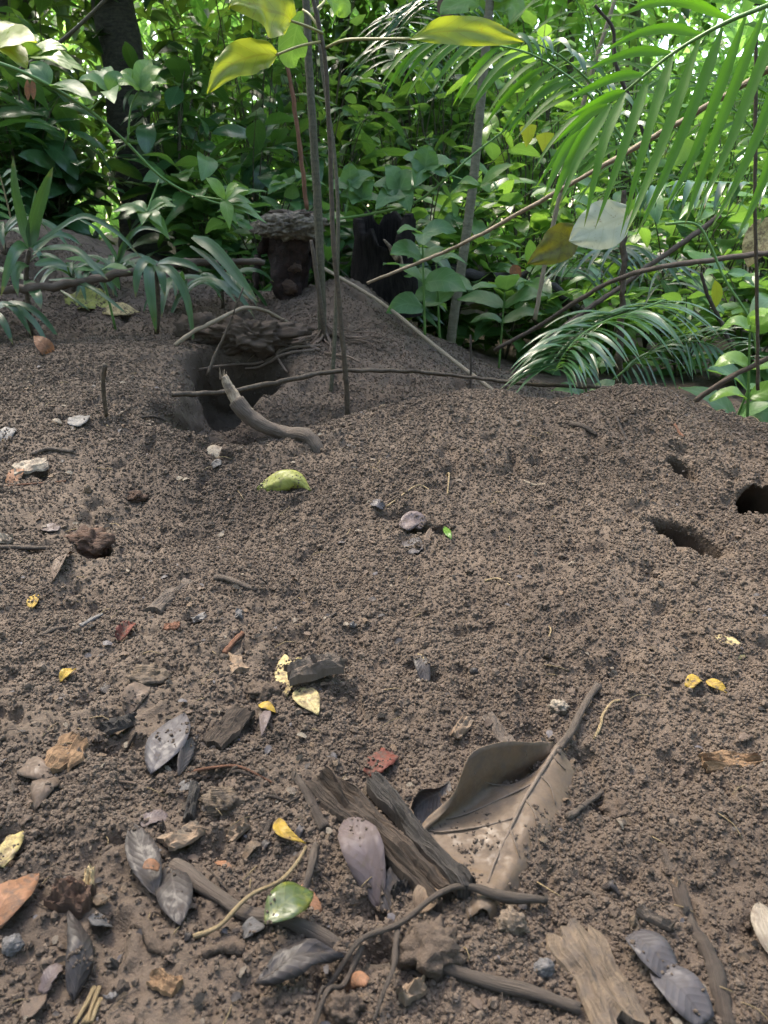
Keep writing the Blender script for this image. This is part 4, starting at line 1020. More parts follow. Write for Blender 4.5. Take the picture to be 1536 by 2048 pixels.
# burnt hollow stump
def burnt_stump():
    c = P(768, 640, 2.95); c.z = h(c.x, c.y) - .03
    t = thing('burnt_stump', 'black burnt hollow stump with a jagged rim behind the crater', 'stump', c)
    sides, n = 28, 14; rr = random.Random(3)
    V, F, UV = [], [], []
    top = [.30 + .07 * mnoise.noise(Vector((k * .55, 3, 1))) + .05 * mnoise.noise(Vector((k * 1.7, 3, 1))) for k in range(sides)]
    for inner in (0, 1):
        for i in range(n + 1):
            for k in range(sides):
                a = 2 * math.pi * k / sides
                front = max(0, -math.sin(a)) ** 3
                f = i / n; hgt = (top[k] + .05) * (1 - .30 * front) * f + .03
                r = (.125 - .018 * f + .02 * (1 - f) ** 3) * (1 + .16 * mnoise.noise(Vector((math.cos(a) * 2.2, math.sin(a) * 2.2, f * 2.5))) + .09 * mnoise.noise(Vector((math.cos(a) * 7, math.sin(a) * 7, f * 3))))
                if inner: r *= .74
                V.append(c + Vector((math.cos(a) * r, math.sin(a) * r * .9, hgt))); UV.append((hgt * 5, k / sides * 3))
    q = (n + 1) * sides
    for i in range(n):
        for k in range(sides):
            a, b = i * sides + k, i * sides + (k + 1) % sides
            F.append((a, b, b + sides, a + sides)); F.append((q + a, q + a + sides, q + b + sides, q + b))
    for k in range(sides):
        a, b = n * sides + k, n * sides + (k + 1) % sides
        F.append((a, b, q + b, q + a))
    mesh_obj('burnt_shell', V, F, 'char_black', t, origin=c, uvs=UV)
    for (u, v, dy, w, l, an) in ((782, 496, .10, .015, .06, .4), (798, 512, .11, .010, .05, .2)):
        p = P(u, v, 2.95 - dy)
        tube('pale_splinter', [p + Vector((an * l, 0, -l * .8)), p, p + Vector((-an * l, .01, l * .5))], w * .8, w * .2, 'bark_peeled', t, sides=6, n=8, rough=.9)
burnt_stump()
pole('burnt_branch', 'charred black branch lying behind the ringed sapling', [(862, 530, 3.5), (920, 545, 3.5), (1000, 556, 3.5), (1060, 553, 3.5), (1105, 575, 3.5), (1145, 612, 3.5), (1190, 632, 3.5)], .028, .022, 'char', n=30, rough=.4)

# ------------------------------------------------------------------ saplings and trees with stems in view
def facing(p, a=.55, side=0):
    return (cam.location - p).normalized() * a + Vector((side, 0, 1 - a))
def hang(name, pts, width, mat, parent=None, prof='strap', face=.5, side=0, label=None, cat=None, **kw):
    Q = [P(*p) for p in pts]
    o = blade(name, Q, width, mat, parent, prof=prof, up=facing(Q[len(Q) // 2], face, side), **kw)
    if label: tag(o, label, cat or 'leaf')
    return o

# olive sapling in the middle, with bushy roots
b = G(646, 690); b.y = 2.33; b.z = h(b.x, b.y)
t = thing('olive_sapling', 'tall olive-grey sapling with bare bushy roots on the back mound', 'sapling', b)
tube('stem', [b - Vector((0, 0, .03)), P(645, 655, 2.33), P(642, 560, 2.34), P(637, 440, 2.36), P(628, 290, 2.38), P(619, 150, 2.40), P(612, 0, 2.42), P(606, -160, 2.45), P(600, -420, 2.5), P(610, -800, 2.55)], .0142, .009, 'stem_green', t, sides=12, n=60, rough=.12, rfun=lambda q: 1 + .5 * math.exp(-(q / .05) ** 2))
tube('side_stem', [P(652, 690, 2.31), P(640, 600, 2.31), P(629, 520, 2.32), P(622, 480, 2.33)], .009, .005, 'stem_dark', t, sides=8, n=20)
rr = random.Random(21)
for k in range(30):
    a = rr.uniform(2.6, 6.8); L = rr.uniform(.08, .30); p = b + Vector((0, 0, rr.uniform(.0, .05))); pts = [p]
    for q in range(5):
        a += rr.uniform(-.35, .35); p = p + Vector((math.cos(a), math.sin(a) * .8, 0)) * L / 5
        pts.append(Vector((p.x, p.y, max(h(p.x, p.y) + .004 + .012 * rr.random(), pts[-1].z - .05))))
    tube('root', pts, rr.uniform(.0022, .0045), .001, 'root', t, sides=5, n=14, rough=.3)
for pts in ([(640, 690), (580, 700), (520, 728), (470, 745), (400, 748)], [(630, 700), (570, 712), (520, 735), (490, 742)], [(640, 700), (600, 690), (560, 705), (555, 720), (575, 752)], [(650, 700), (690, 720), (720, 730)]):
    tube('root', [G(u, v, .012) for u, v in pts], .005, .003, 'root', t, sides=6, n=20, rough=.3)

# dark thin sapling with the big yellow-green leaves
b = G(694, 797); b.y = 1.88; b.z = h(b.x, b.y)
t = thing('dark_sapling', 'slender dark sapling bearing large yellow-green leaves at the top', 'sapling', b)
tube('stem', [b - Vector((0, 0, .02)), P(694, 790, 1.88), P(688, 720, 1.88), P(678, 600, 1.89), P(668, 500, 1.89), P(663, 390, 1.90), P(658, 250, 1.90), P(650, 120, 1.90), P(640, 60, 1.90), P(627, 0, 1.90), P(612, -90, 1.9)], .0068, .0045, 'stem_dark', t, sides=9, n=60, rough=.15)
def stalked(pet, leafpts, width, mat, prof='ovate', face=.6, side=0, **kw):
    lf = hang('leaf', leafpts, width, mat, t, prof=prof, face=face, side=side, n=18, m=8, **kw)
    Qp = [P(*p) for p in pet]
    tube('leaf_stalk', [q - P(*leafpts[0]) + P(*leafpts[0]) for q in Qp], .0032, .0026, 'petiole', t, sides=6, n=12)
    return lf
stalked([(645, 66, 1.9), (612, 52, 1.86), (582, 42, 1.83)], [(582, 42, 1.83), (545, 20, 1.80), (500, 8, 1.76), (458, 16, 1.72)], .125, 'l_yellow', face=.62, wave=.5, fold=.1)
stalked([(643, 83, 1.9), (600, 92, 1.86), (552, 110, 1.82)], [(552, 110, 1.82), (505, 112, 1.79), (455, 135, 1.76), (414, 188, 1.74)], .075, 'l_yellow', face=.72, wave=.35, fold=.2, ragged=.25)
stalked([(650, 97, 1.9), (690, 80, 1.86), (760, 78, 1.82), (820, 78, 1.79)], [(820, 78, 1.79), (890, 62, 1.76), (970, 66, 1.74), (1048, 84, 1.73)], .056, 'l_yellow', face=.72, wave=.35, fold=.15, prof='elliptic')
stalked([(640, 60, 1.9), (620, 30, 1.92), (606, 20, 1.95)], [(606, 22, 1.95), (592, 60, 1.98), (584, 110, 2.0), (590, 135, 2.02)], .07, 'l_mid', face=.6, wave=.2, prof='elliptic')
stalked([(632, 20, 1.9), (645, 8, 1.92), (650, 0, 1.95)], [(650, 0, 1.95), (668, 5, 1.96), (680, 18, 1.97), (676, 34, 1.98)], .06, 'l_light', face=.6, wave=.2, prof='elliptic')

pole('slim_climber', 'thin pale twin stem just behind the slender dark sapling', [(660, 800, 2.0), (668, 700, 2.02), (674, 560, 2.06), (676, 420, 2.1), (668, 300, 2.14), (652, 190, 2.18), (640, 90, 2.2), (632, -40, 2.22)], .0058, .0045, 'stem_green', 'stem', n=40)
pole('slim_climber', 'thin reddish-brown climbing stem left of the olive sapling', [(614, 420, 2.8), (604, 330, 2.8), (590, 220, 2.8), (572, 110, 2.8), (560, 0, 2.8), (552, -90, 2.8)], .008, .006, 'twig_red', 'stem', n=30, rough=.3)

# ringed sapling
b = P(900, 665, 3.2); b.z = h(b.x, b.y)
t = thing('ringed_sapling', 'smooth grey-green ringed sapling leaning right behind the mound', 'sapling', b)
ring = lambda q: 1 + .10 * max(0, math.cos(q * 2 * math.pi * 19)) ** 24
pp = [b - Vector((0, 0, .02)), P(908, 630, 3.2), P(922, 540, 3.2), P(938, 430, 3.2), P(950, 330, 3.2), P(962, 200, 3.2), P(972, 90, 3.2), P(980, 0, 3.2), P(992, -140, 3.2), P(1010, -400, 3.2)]
tube('stem', pp, .021, .015, 'stem_ring', t, sides=12, n=190, rfun=ring)
for pts, w, m_ in (([(958, 12, 3.2), (935, 0, 3.2), (900, 15, 3.18), (880, 30, 3.15)], .10, 'l_light'), ([(985, 20, 3.2), (1010, 5, 3.2), (1030, 20, 3.18), (1020, 50, 3.15)], .10, 'l_light'), ([(978, 0, 3.2), (1000, -20, 3.2), (1030, -10, 3.2)], .10, 'l_light')):
    hang('leaf', pts, w, m_, t, prof='ovate', face=.6, wave=.3, n=12, m=6)

# big dark trunk and further trees: trunk > crown of small leaf faces
LEAFSETS = {}
def crown_mesh(pts, size, seed, mat):
    rr = np.random.default_rng(seed); n = len(pts)
    a = rr.random(n) * 6.283; tilt = rr.normal(0, .55, n); roll = rr.normal(0, .5, n); s = size * (.6 + .8 * rr.random(n))
    d = np.stack([np.cos(a) * np.cos(tilt), np.sin(a) * np.cos(tilt), np.sin(tilt) - .35], -1); d /= np.linalg.norm(d, axis=1)[:, None]
    side = np.cross(d, np.stack([roll, roll * .3, np.ones(n)], -1)); side /= np.linalg.norm(side, axis=1)[:, None]
    nm = np.cross(side, d)
    b0 = pts; w = .24 * s
    mid = pts + d * (s * .45)[:, None]
    tip = pts + d * s[:, None] - np.array([0, 0, 1]) * (s * .18)[:, None]
    L_ = mid + side * w[:, None] + nm * (s * .08)[:, None]; R_ = mid - side * w[:, None] + nm * (s * .08)[:, None]
    V = np.stack([b0, R_, tip, L_, mid], 1).reshape(-1, 3)
    i = np.arange(n)[:, None] * 5
    F = np.concatenate([i + np.array([[0, 1, 4]]), i + np.array([[1, 2, 4]]), i + np.array([[2, 3, 4]]), i + np.array([[3, 0, 4]])], 0)
    UV = np.tile(np.array([[0, .5], [.45, 0], [1, .5], [.45, 1], [.45, .5]]), (n, 1))
    return V, F, UV
def clumps(center, rad, nc, per, crad, seed):
    rr = np.random.default_rng(seed)
    c = rr.normal(0, .5, (nc, 3)) * np.array(rad) + np.array(center)
    p = c[:, None, :] + rr.normal(0, 1, (nc, per, 3)) * crad
    return p.reshape(-1, 3)
def mesh_np(name, V, F, UV, mat, parent, origin):
    o = mesh_obj(name, [], [], mat, parent, origin=origin) if False else None
    me = bpy.data.meshes.new(name); origin = np.array(origin)
    me.vertices.add(len(V)); me.vertices.foreach_set('co', (V - origin).astype(np.float32).ravel())
    k = F.shape[1]
    me.loops.add(F.size); me.loops.foreach_set('vertex_index', F.astype(np.int32).ravel())
    me.polygons.add(len(F)); me.polygons.foreach_set('loop_start', np.arange(0, F.size, k, dtype=np.int32)); me.polygons.foreach_set('loop_total', np.full(len(F), k, np.int32))
    ul = me.uv_layers.new(name='UVMap'); ul.data.foreach_set('uv', UV[F.ravel()].astype(np.float32).ravel())
    me.update(calc_edges=True); me.materials.append(M[mat])
    o = bpy.data.objects.new(name, me); COL.objects.link(o)
    if parent is not None:
        o.parent = parent; o.location = Vector(origin) - parent.location
    else: o.location = Vector(origin)
    return o

def tree(label, x, y, r, height, crown, leafsize, mat, tmat='trunk_far', lean=(0, 0), seed=1, name='forest_tree', parts_low=None):
    z0 = h(x, y) - .05; b = Vector((x, y, z0))
    t = thing(name, label, 'tree', b)
    top = Vector((x + lean[0], y + lean[1], z0 + height))
    tube('trunk', [b, b.lerp(top, .15) + Vector((r * .2, 0, 0)), b.lerp(top, .5) - Vector((r * .4, 0, 0)), top], r, r * .6, tmat, t, sides=14, n=30, rough=.18, rfun=lambda q: 1 + .6 * math.exp(-(q / .03) ** 2), seed=seed)
    rr = random.Random(seed)
    for k in range(5):
        f = rr.uniform(.35, .95); p = b.lerp(top, f); a = rr.uniform(0, 6.28); L = rr.uniform(.5, 1.1)
        tube('limb', [p, p + Vector((math.cos(a) * L * .5, math.sin(a) * L * .5, L * .2)), p + Vector((math.cos(a) * L, math.sin(a) * L, L * .25))], r * .25, r * .08, tmat, t, sides=6, n=8)
    pts = np.concatenate([clumps(c, rd, nc, per, cr, seed * 10 + i) for i, (c, rd, nc, per, cr) in enumerate(crown)])
    V, F, UV = crown_mesh(pts, leafsize, seed, mat)
    mesh_np('crown', V, F, UV, mat, t, tuple(b))
    return t
# crown specs: centre, spread, clumps, leaves per clump, clump radius
pt = P(290, 520, 5.2)
tree('stout dark mossy tree trunk standing left of the saplings', pt.x, 5.2, .15, 5.5, [((-1.6, 4.55, 3.8), (1.9, .75, .5), 80, 70, .20), ((-2.1, 1.8, 4.3), (1.3, .8, .4), 34, 50, .22), ((-1.3, 4.0, 3.1), (1.8, .45, .3), 60, 60, .17), ((pt.x, 5.5, 2.4), (1.6, .6, .5), 16, 40, .16)], .17, 'far_dark', 'trunk', (-.1, 0), 3)  # high crown clumps stand unseen overhead, added to shade back mound and foreground
specs = [
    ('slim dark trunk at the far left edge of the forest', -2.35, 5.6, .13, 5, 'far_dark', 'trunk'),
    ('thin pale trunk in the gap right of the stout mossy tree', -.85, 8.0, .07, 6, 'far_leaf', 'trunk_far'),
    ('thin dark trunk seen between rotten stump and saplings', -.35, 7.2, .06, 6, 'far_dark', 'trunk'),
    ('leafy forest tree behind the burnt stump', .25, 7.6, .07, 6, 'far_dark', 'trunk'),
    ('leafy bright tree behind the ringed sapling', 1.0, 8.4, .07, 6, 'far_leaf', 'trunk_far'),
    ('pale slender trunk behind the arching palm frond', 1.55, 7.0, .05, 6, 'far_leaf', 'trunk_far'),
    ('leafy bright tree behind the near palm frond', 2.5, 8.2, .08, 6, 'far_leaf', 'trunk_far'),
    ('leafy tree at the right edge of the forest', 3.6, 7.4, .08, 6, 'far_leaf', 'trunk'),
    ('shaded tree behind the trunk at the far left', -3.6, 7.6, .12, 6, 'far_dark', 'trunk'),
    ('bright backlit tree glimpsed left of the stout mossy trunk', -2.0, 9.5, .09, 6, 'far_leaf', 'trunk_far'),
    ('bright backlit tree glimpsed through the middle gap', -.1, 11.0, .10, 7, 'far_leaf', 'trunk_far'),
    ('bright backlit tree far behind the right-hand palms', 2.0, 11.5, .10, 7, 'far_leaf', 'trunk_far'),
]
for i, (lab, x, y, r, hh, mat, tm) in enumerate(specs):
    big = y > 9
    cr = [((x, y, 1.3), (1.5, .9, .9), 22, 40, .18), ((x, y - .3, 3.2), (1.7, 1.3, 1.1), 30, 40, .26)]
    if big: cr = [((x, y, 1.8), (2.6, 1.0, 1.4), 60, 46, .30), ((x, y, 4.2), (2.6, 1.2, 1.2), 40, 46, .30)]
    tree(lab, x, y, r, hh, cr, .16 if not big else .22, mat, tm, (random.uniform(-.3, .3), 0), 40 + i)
# one mass of far forest closing the view
rr = np.random.default_rng(99)
n = 26000
ang = rr.uniform(-.95, .95, n); dist = rr.uniform(12.5, 17, n)
zz = rr.random(n) ** 1.2 * 7.5
dens = fbm(ang * 9, zz * 1.1, 5, 3)
k = rr.random(n) < np.clip(.55 + dens * 1.5 - zz * .03, .03, 1)
pts = np.stack([np.sin(ang) * dist, np.cos(ang) * dist, zz + .05], -1)[k]
V, F, UV = crown_mesh(pts, .42, 5, 'far_leaf')
o = mesh_np('distant_forest', V, F, UV, 'far_leaf', None, (0, 14, 0))
tag(o, 'bright distant forest foliage closing the view', 'forest', kind='stuff')

# the same forest goes on to both sides and behind the viewer
n = 15000
ang = rr.uniform(1.0, 2 * math.pi - 1.0, n); dist = rr.uniform(4.5, 8.5, n); zz = rr.random(n) * 6.5
pts = np.stack([np.sin(ang) * dist, np.cos(ang) * dist, zz + .05], -1)
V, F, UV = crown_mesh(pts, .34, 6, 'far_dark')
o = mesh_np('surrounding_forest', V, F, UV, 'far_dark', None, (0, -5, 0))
tag(o, 'dense dark forest foliage going on to the sides and behind the viewer', 'forest', kind='stuff')

# ------------------------------------------------------------------ undergrowth shrubs with leaves one by one
LM = {}
def leafset(kind, length, width, mat, prof, droops, k=4, **kw):
    LM[kind] = [local_blade(kind, length * (.85 + .1 * i), width * (.9 + .07 * i), mat, prof, droops[i % len(droops)], seed=i * 3.3 + 1, **kw) for i in range(k)]
leafset('broad_leaf', .20, .088, 'l_dark', 'elliptic', (.5, .9, 1.3), n=8, m=4, fold=.12, wave=.22)
leafset('oval_leaf', .16, .075, 'l_mid', 'ovate', (.4, .7, 1.1), n=8, m=4, fold=.12, wave=.22)
leafset('slim_leaf', .24, .050, 'l_dark', 'lance', (.7, 1.1, 1.6), n=8, m=4, fold=.18, wave=.15)
leafset('heart_leaf', .095, .085, 'l_pale', 'heart', (.3, .6, .9), n=8, m=4, fold=.15, wave=.15)
leafset('small_leaf', .095, .042, 'l_mid', 'ovate', (.3, .6), n=6, m=2, fold=.15, wave=.15)
leafset('light_leaf', .15, .065, 'l_light', 'ovate', (.4, .7, 1.0), n=8, m=4, fold=.14, wave=.2)

def shrub(label, x, y, height, kind, nstem, nleaf, spread, group=None, zb=None, scale=1.0, seed=0, tilt=.2, name='understorey_shrub', mat='stem_green', up=0.0):
    rr = random.Random(seed * 31 + 5)
    z = (h(x, y) if zb is None else zb) - .02
    t = thing(name, label, 'shrub', Vector((x, y, z)), group)
    per = max(2, nleaf // nstem)
    for s in range(nstem):
        a = rr.uniform(0, 6.28); sp = spread * rr.uniform(.3, 1); hh = height * rr.uniform(.65, 1)
        pts = [Vector((0, 0, 0)), Vector((math.cos(a) * sp * .25, math.sin(a) * sp * .25, hh * .4)), Vector((math.cos(a) * sp * .65, math.sin(a) * sp * .65, hh * .8)), Vector((math.cos(a) * sp * 1.1, math.sin(a) * sp * 1.1, hh))]
        w = [p + Vector((x, y, z)) for p in pts]
        tube('stem', w, .004 + height * .002, .0015, mat, t, sides=5, n=10)
        C = spline(pts, 40)
        for q in range(per):
            f = .12 + .88 * (q + rr.random()) / per
            i = min(39, int(f * 40)); p = C[i]
            az = a + q * 2.4 + rr.uniform(-.5, .5)
            q_out = Vector((math.cos(az), math.sin(az), 0))
            off = q_out * rr.uniform(.0, .06)
            o = bpy.data.objects.new('leaf', rr.choice(LM[kind])); COL.objects.link(o); o.parent = t
            sc = scale * rr.uniform(.75, 1.25)
            rot = Matrix.Rotation(az - math.pi / 2, 4, 'Z') @ Matrix.Rotation(rr.gauss(tilt + up, .35), 4, 'X') @ Matrix.Rotation(rr.gauss(0, .35), 4, 'Y')
            o.matrix_basis = Matrix.Translation(p + off) @ rot @ Matrix.Diagonal((sc, sc, sc, 1))
    return t
zones = [(-60, 'at the far left edge'), (110, 'between the left edge and the stout mossy trunk'), (165, 'just left of the stout mossy trunk'), (430, 'just right of the stout mossy trunk'),
         (520, 'behind the rotten stump'), (690, 'behind the slender saplings'), (800, 'behind the burnt stump'), (900, 'just left of the ringed sapling'),
         (1010, 'just right of the ringed sapling'), (1120, 'below the arching palm frond'), (1230, 'behind the pale dead hanging leaf'),
         (1340, 'behind the near palm frond'), (1460, 'right of the near palm frond'), (1590, 'at the far right edge')]
looks = {'broad_leaf': 'dark glossy broad-leaved', 'oval_leaf': 'mid-green oval-leaved', 'slim_leaf': 'dark slim-leaved drooping', 'heart_leaf': 'pale heart-leaved', 'small_leaf': 'small-leaved bushy', 'light_leaf': 'light-green sunlit'}
rows = [(3.55, 'low', .55, 'front row'), (4.2, 'mid-height', .95, 'second row'), (4.9, 'tall', 1.5, 'third row'), (5.8, 'tallest', 2.0, 'back row')]
palette = {'L': ['broad_leaf', 'slim_leaf', 'broad_leaf', 'oval_leaf'], 'M': ['heart_leaf', 'broad_leaf', 'slim_leaf', 'oval_leaf'], 'R': ['oval_leaf', 'small_leaf', 'light_leaf', 'small_leaf']}
si = 0
for zi, (u, ztxt) in enumerate(zones):
    side = 'L' if zi < 4 else ('M' if zi < 8 else 'R')
    for ri, (y, hw_, hh, rtxt) in enumerate(rows):
        si += 1
        kind = palette[side][(ri + zi) % 4]
        uu = u + random.uniform(-45, 45); yy = y + random.uniform(-.25, .25)
        if ri == 0 and zi < 4: yy += .5
        x = (uu - CX) / FPX * yy * 1.04
        nl = {'small_leaf': 130, 'heart_leaf': 100, 'light_leaf': 85, 'oval_leaf': 85, 'broad_leaf': 75, 'slim_leaf': 85}[kind]
        shrub(f'{looks[kind]} shrub, {rtxt}, {ztxt}', x, yy, hh * random.uniform(.85, 1.15), kind, 6 + ri, nl, (.38 + .05 * ri) * (.7 if zi in (2, 3) and yy < 5.2 else 1), 'undergrowth shrubs behind the mound', scale=1.15, seed=si)

# ------------------------------------------------------------------ palm fronds
def leaflet_pts(b, d, L, droop, k=5):
    pts = [b]; p = b.copy()
    for i in range(k):
        dd = (d + Vector((0, 0, -droop * (i + .5) / k))).normalized()
        p = p + dd * (L / k); pts.append(p.copy())
    return pts
def frond(label, rachis, n, Lfun, dirs, droop, width, mat, r=.0035, name='palm_frond', t0=.06, t1=.98, base=None, seed=1, rmat='vine', face=.35, jitter=.12):
    """rachis: pixel points with distance; dirs: two leaflet directions (functions of t)"""
    Q = [P(*p) for p in rachis]
    t = thing(name, label, 'palm', Q[0] if base is None else base)
    rr = random.Random(seed)
    tube('rachis', Q, r, r * .35, rmat, t, sides=7, n=40)
    C = spline(Q, 200)
    for i in range(n):
        f = t0 + (t1 - t0) * (i + .5) / n
        b = C[int(f * 200)]
        for dfun in dirs:
            d = Vector(dfun(f)).normalized() + Vector((rr.gauss(0, jitter), rr.gauss(0, jitter), rr.gauss(0, jitter)))
            L = Lfun(f) * rr.uniform(.9, 1.08)
            blade('leaflet', leaflet_pts(b, d.normalized(), L, droop * rr.uniform(.85, 1.2)), width * (.75 + .25 * math.sin(math.pi * f)), mat, t, prof='palm', up=facing(b, face) + Vector((rr.gauss(0, .25), 0, 0)), fold=.22, wave=.1, n=9, m=2, seed=i)
    return t

# near frond, traced leaflet by leaflet
D = 1.2
rach = [(1640, -40), (1536, 10), (1463, 40), (1405, 70), (1345, 107), (1290, 150), (1250, 183), (1215, 210), (1160, 262)]
Q = [P(u, v, D + .02 * i - .1) for i, (u, v) in enumerate(rach)]
t = thing('palm_frond', 'near bright-green palm frond with long hanging leaflets at the upper right', 'palm', Q[0])
tube('rachis', Q, .0034, .0012, 'vine', t, sides=7, n=50)
def tl(pts, y, w=.0185, dy=-.05):
    W = [P(u, v, y + dy * i) for i, (u, v) in enumerate(pts)]
    blade('leaflet', W, w, 'l_palm', t, prof='palm', up=facing(W[1], .75, random.uniform(-.3, .3)), fold=.18, wave=.06, n=14, m=4, seed=pts[0][0] % 13)
for pts in ([(1463, 40), (1370, 4), (1292, 10), (1236, 34)], [(1405, 70), (1340, 57), (1270, 70), (1190, 114)], [(1345, 107), (1280, 103), (1220, 120), (1172, 142)],
            [(1290, 150), (1235, 154), (1180, 176), (1132, 200)], [(1250, 183), (1200, 203), (1130, 240)], [(1215, 210), (1165, 236), (1105, 290)], [(1536, 10), (1470, -22), (1400, -20)]):
    tl(pts, D, .0145, .02)
for pts in ([(1160, 262), (1120, 320), (1088, 395)], [(1190, 235), (1140, 320), (1096, 430)], [(1222, 207), (1165, 300), (1118, 410)], [(1250, 185), (1208, 285), (1168, 455)], [(1298, 150), (1250, 290), (1190, 458)], [(1345, 110), (1302, 245), (1240, 475)],
            [(1400, 75), (1346, 230), (1288, 380), (1248, 475)], [(1445, 55), (1400, 180), (1330, 350), (1268, 480)], [(1490, 35), (1432, 195), (1378, 330), (1325, 425)],
            [(1530, 20), (1462, 190), (1402, 350), (1368, 455)], [(1575, -5), (1508, 165), (1450, 310), (1388, 430)], [(1600, -15), (1545, 190), (1480, 350), (1420, 460)],
            [(1640, -30), (1580, 200), (1515, 390), (1470, 480)]):
    tl(pts, D, .0155, -.035)

# arching frond in the middle distance
dl = lambda f: (-.75, -.25, -.15 - .2 * f)
dr = lambda f: (.15, -.55, .10)
frond('arching palm frond with curved leaflets right of the ringed sapling', [(1280, 330, 2.0), (1225, 250, 2.0), (1170, 182, 2.0), (1115, 138, 2.0), (1050, 104, 2.0), (960, 86, 2.0), (885, 82, 2.0), (826, 92, 2.0)], 24,
      lambda f: .26 * (1 - .45 * f), (dl,), 1.25, .016, 'l_palm', seed=4, face=.55)
frond('short glossy palm frond curving over the arching one', [(1290, 330, 1.95), (1240, 240, 1.95), (1180, 165, 1.95), (1120, 112, 1.95), (1060, 84, 1.95), (1010, 80, 1.95)], 14,
      lambda f: .10, (lambda f: (.25, -.5, .35), ), 2.2, .015, 'l_palm_gloss', seed=5, face=.5)
frond('glossy palm frond with shining leaflets hanging at the right', [(1620, 395, 1.75), (1536, 374, 1.75), (1450, 366, 1.75), (1380, 366, 1.75), (1320, 378, 1.76), (1280, 400, 1.77)], 15,
      lambda f: .125 * (1 - .3 * f), (lambda f: (-.25, -.35, .15), lambda f: (-.1, .5, .1)), 2.3, .017, 'l_palm_gloss', seed=6, face=.35)
frond('low feathery palm frond fanning down behind the right mound', [(1330, 600, 2.25), (1270, 622, 2.2), (1215, 640, 2.14), (1165, 668, 2.06), (1130, 705, 2.0), (1105, 750, 1.96)], 36,
      lambda f: .25 * (1.0 - .35 * f), (lambda f: (-.75, -.2, .12), lambda f: (.55 - .5 * f, -.55, .15)), 1.15, .0165, 'l_palm_gloss', seed=7, face=.2)
frond('low feathery palm frond bending right behind the right mound', [(1225, 760, 2.3), (1275, 722, 2.3), (1330, 692, 2.3), (1390, 682, 2.28), (1440, 700, 2.26), (1470, 742, 2.24)], 26,
      lambda f: .15 * (1.05 - .4 * f), (lambda f: (.35, -.3, .5), lambda f: (.35, -.5, -.45)), .9, .0105, 'l_palm_gloss', seed=8, face=.3)
frond('dim palm frond hanging high behind the right-hand yellow-green leaf', [(930, -40, 4.2), (880, 0, 4.2), (840, 20, 4.2), (800, 70, 4.2), (785, 130, 4.2)], 20,
      lambda f: .34, (lambda f: (-.6, -.2, 0), lambda f: (.6, -.2, 0)), 1.3, .020, 'l_dark', seed=9)
frond('dim palm frond behind the dead pale hanging leaf', [(1120, 560, 3.0), (1160, 520, 3.0), (1220, 500, 3.0), (1290, 520, 3.0), (1340, 580, 3.0)], 20,
      lambda f: .24, (lambda f: (-.3, -.3, .2), lambda f: (.3, -.3, .2)), 1.6, .016, 'l_strap', seed=10)
for k, (lab, rc) in enumerate((('sunlit palm frond high at the right of the arching frond', [(1290, 420, 2.6), (1240, 300, 2.6), (1200, 180, 2.6), (1180, 60, 2.6), (1130, -40, 2.6)]),
                               ('sunlit palm frond behind the near frond at the top right', [(1560, 330, 2.7), (1480, 230, 2.7), (1400, 170, 2.7), (1310, 150, 2.7)]))):
    frond(lab, rc, 16, lambda f: .24, (lambda f: (-.6, -.3, .1), lambda f: (.6, -.3, .3)), 1.2, .015, 'l_palm', seed=30 + k)

# ------------------------------------------------------------------ strap-leaved plants on the left bank
def strap_plant(label, base, stem, leaves, width=.021):
    t = thing('strap_leaf_plant', label, 'plant', base)
    if stem: tube('stem', [base] + [P(*p) for p in stem], .008, .007, 'stem_dark', t, sides=8, n=10)
    for i, (pts, *w) in enumerate(leaves):
        hang('leaf', pts, (w[0] if w else width), 'l_strap', t, prof='strap', face=.6, side=random.uniform(-.35, .35), fold=.25, wave=.12, n=14, m=4, seed=i)
    return t
y = 2.3
b = G(50, 600)
b = Vector((P(50, 600, y).x, y, h(P(50, 600, y).x, y)))
strap_plant('strap-leaved plant with upright leaves at the left edge', b, [(52, 560, y), (58, 500, y)], [
    ([(58, 495, y), (46, 440, y), (32, 380, y - .02), (26, 312, y - .03)], .032), ([(62, 495, y), (68, 450, y), (86, 390, y - .03), (106, 334, y - .04)], .036), ([(60, 490, y), (66, 440, y + .02), (71, 380, y + .04)], .020),
    ([(58, 500, y), (42, 492, y - .06), (22, 520, y - .12), (2, 592, y - .15)], .032), ([(56, 530, y), (40, 532, y - .06), (30, 556, y - .1), (36, 592, y - .12)], .026), ([(52, 560, y), (64, 575, y - .06), (74, 592, y - .1), (82, 617, y - .12)], .034),
    ([(66, 492, y), (100, 470, y - .03), (150, 437, y - .06), (185, 436, y - .08), (240, 470, y - .1), (285, 520, y - .12)], .018), ([(66, 505, y), (100, 497, y - .06), (150, 500, y - .1), (190, 535, y - .13), (216, 560, y - .14)], .024),
    ([(66, 510, y), (100, 475, y + .1), (135, 472, y + .14), (165, 492, y + .15)], .020), ([(52, 560, y), (20, 545, y + .05), (-30, 530, y + .1)], .026), ([(70, 530, y), (105, 524, y + .05), (140, 534, y + .06)], .024)])
strap_plant('single strap leaf drooping from the bank above the orange curled leaf', P(34, 610, 2.22), None, [([(34, 610, 2.22), (56, 632, 2.2), (78, 658, 2.18), (106, 715, 2.14)], .017)])
y = 2.28
x0 = P(312, 655, y).x; b = Vector((x0, y, h(x0, y)))
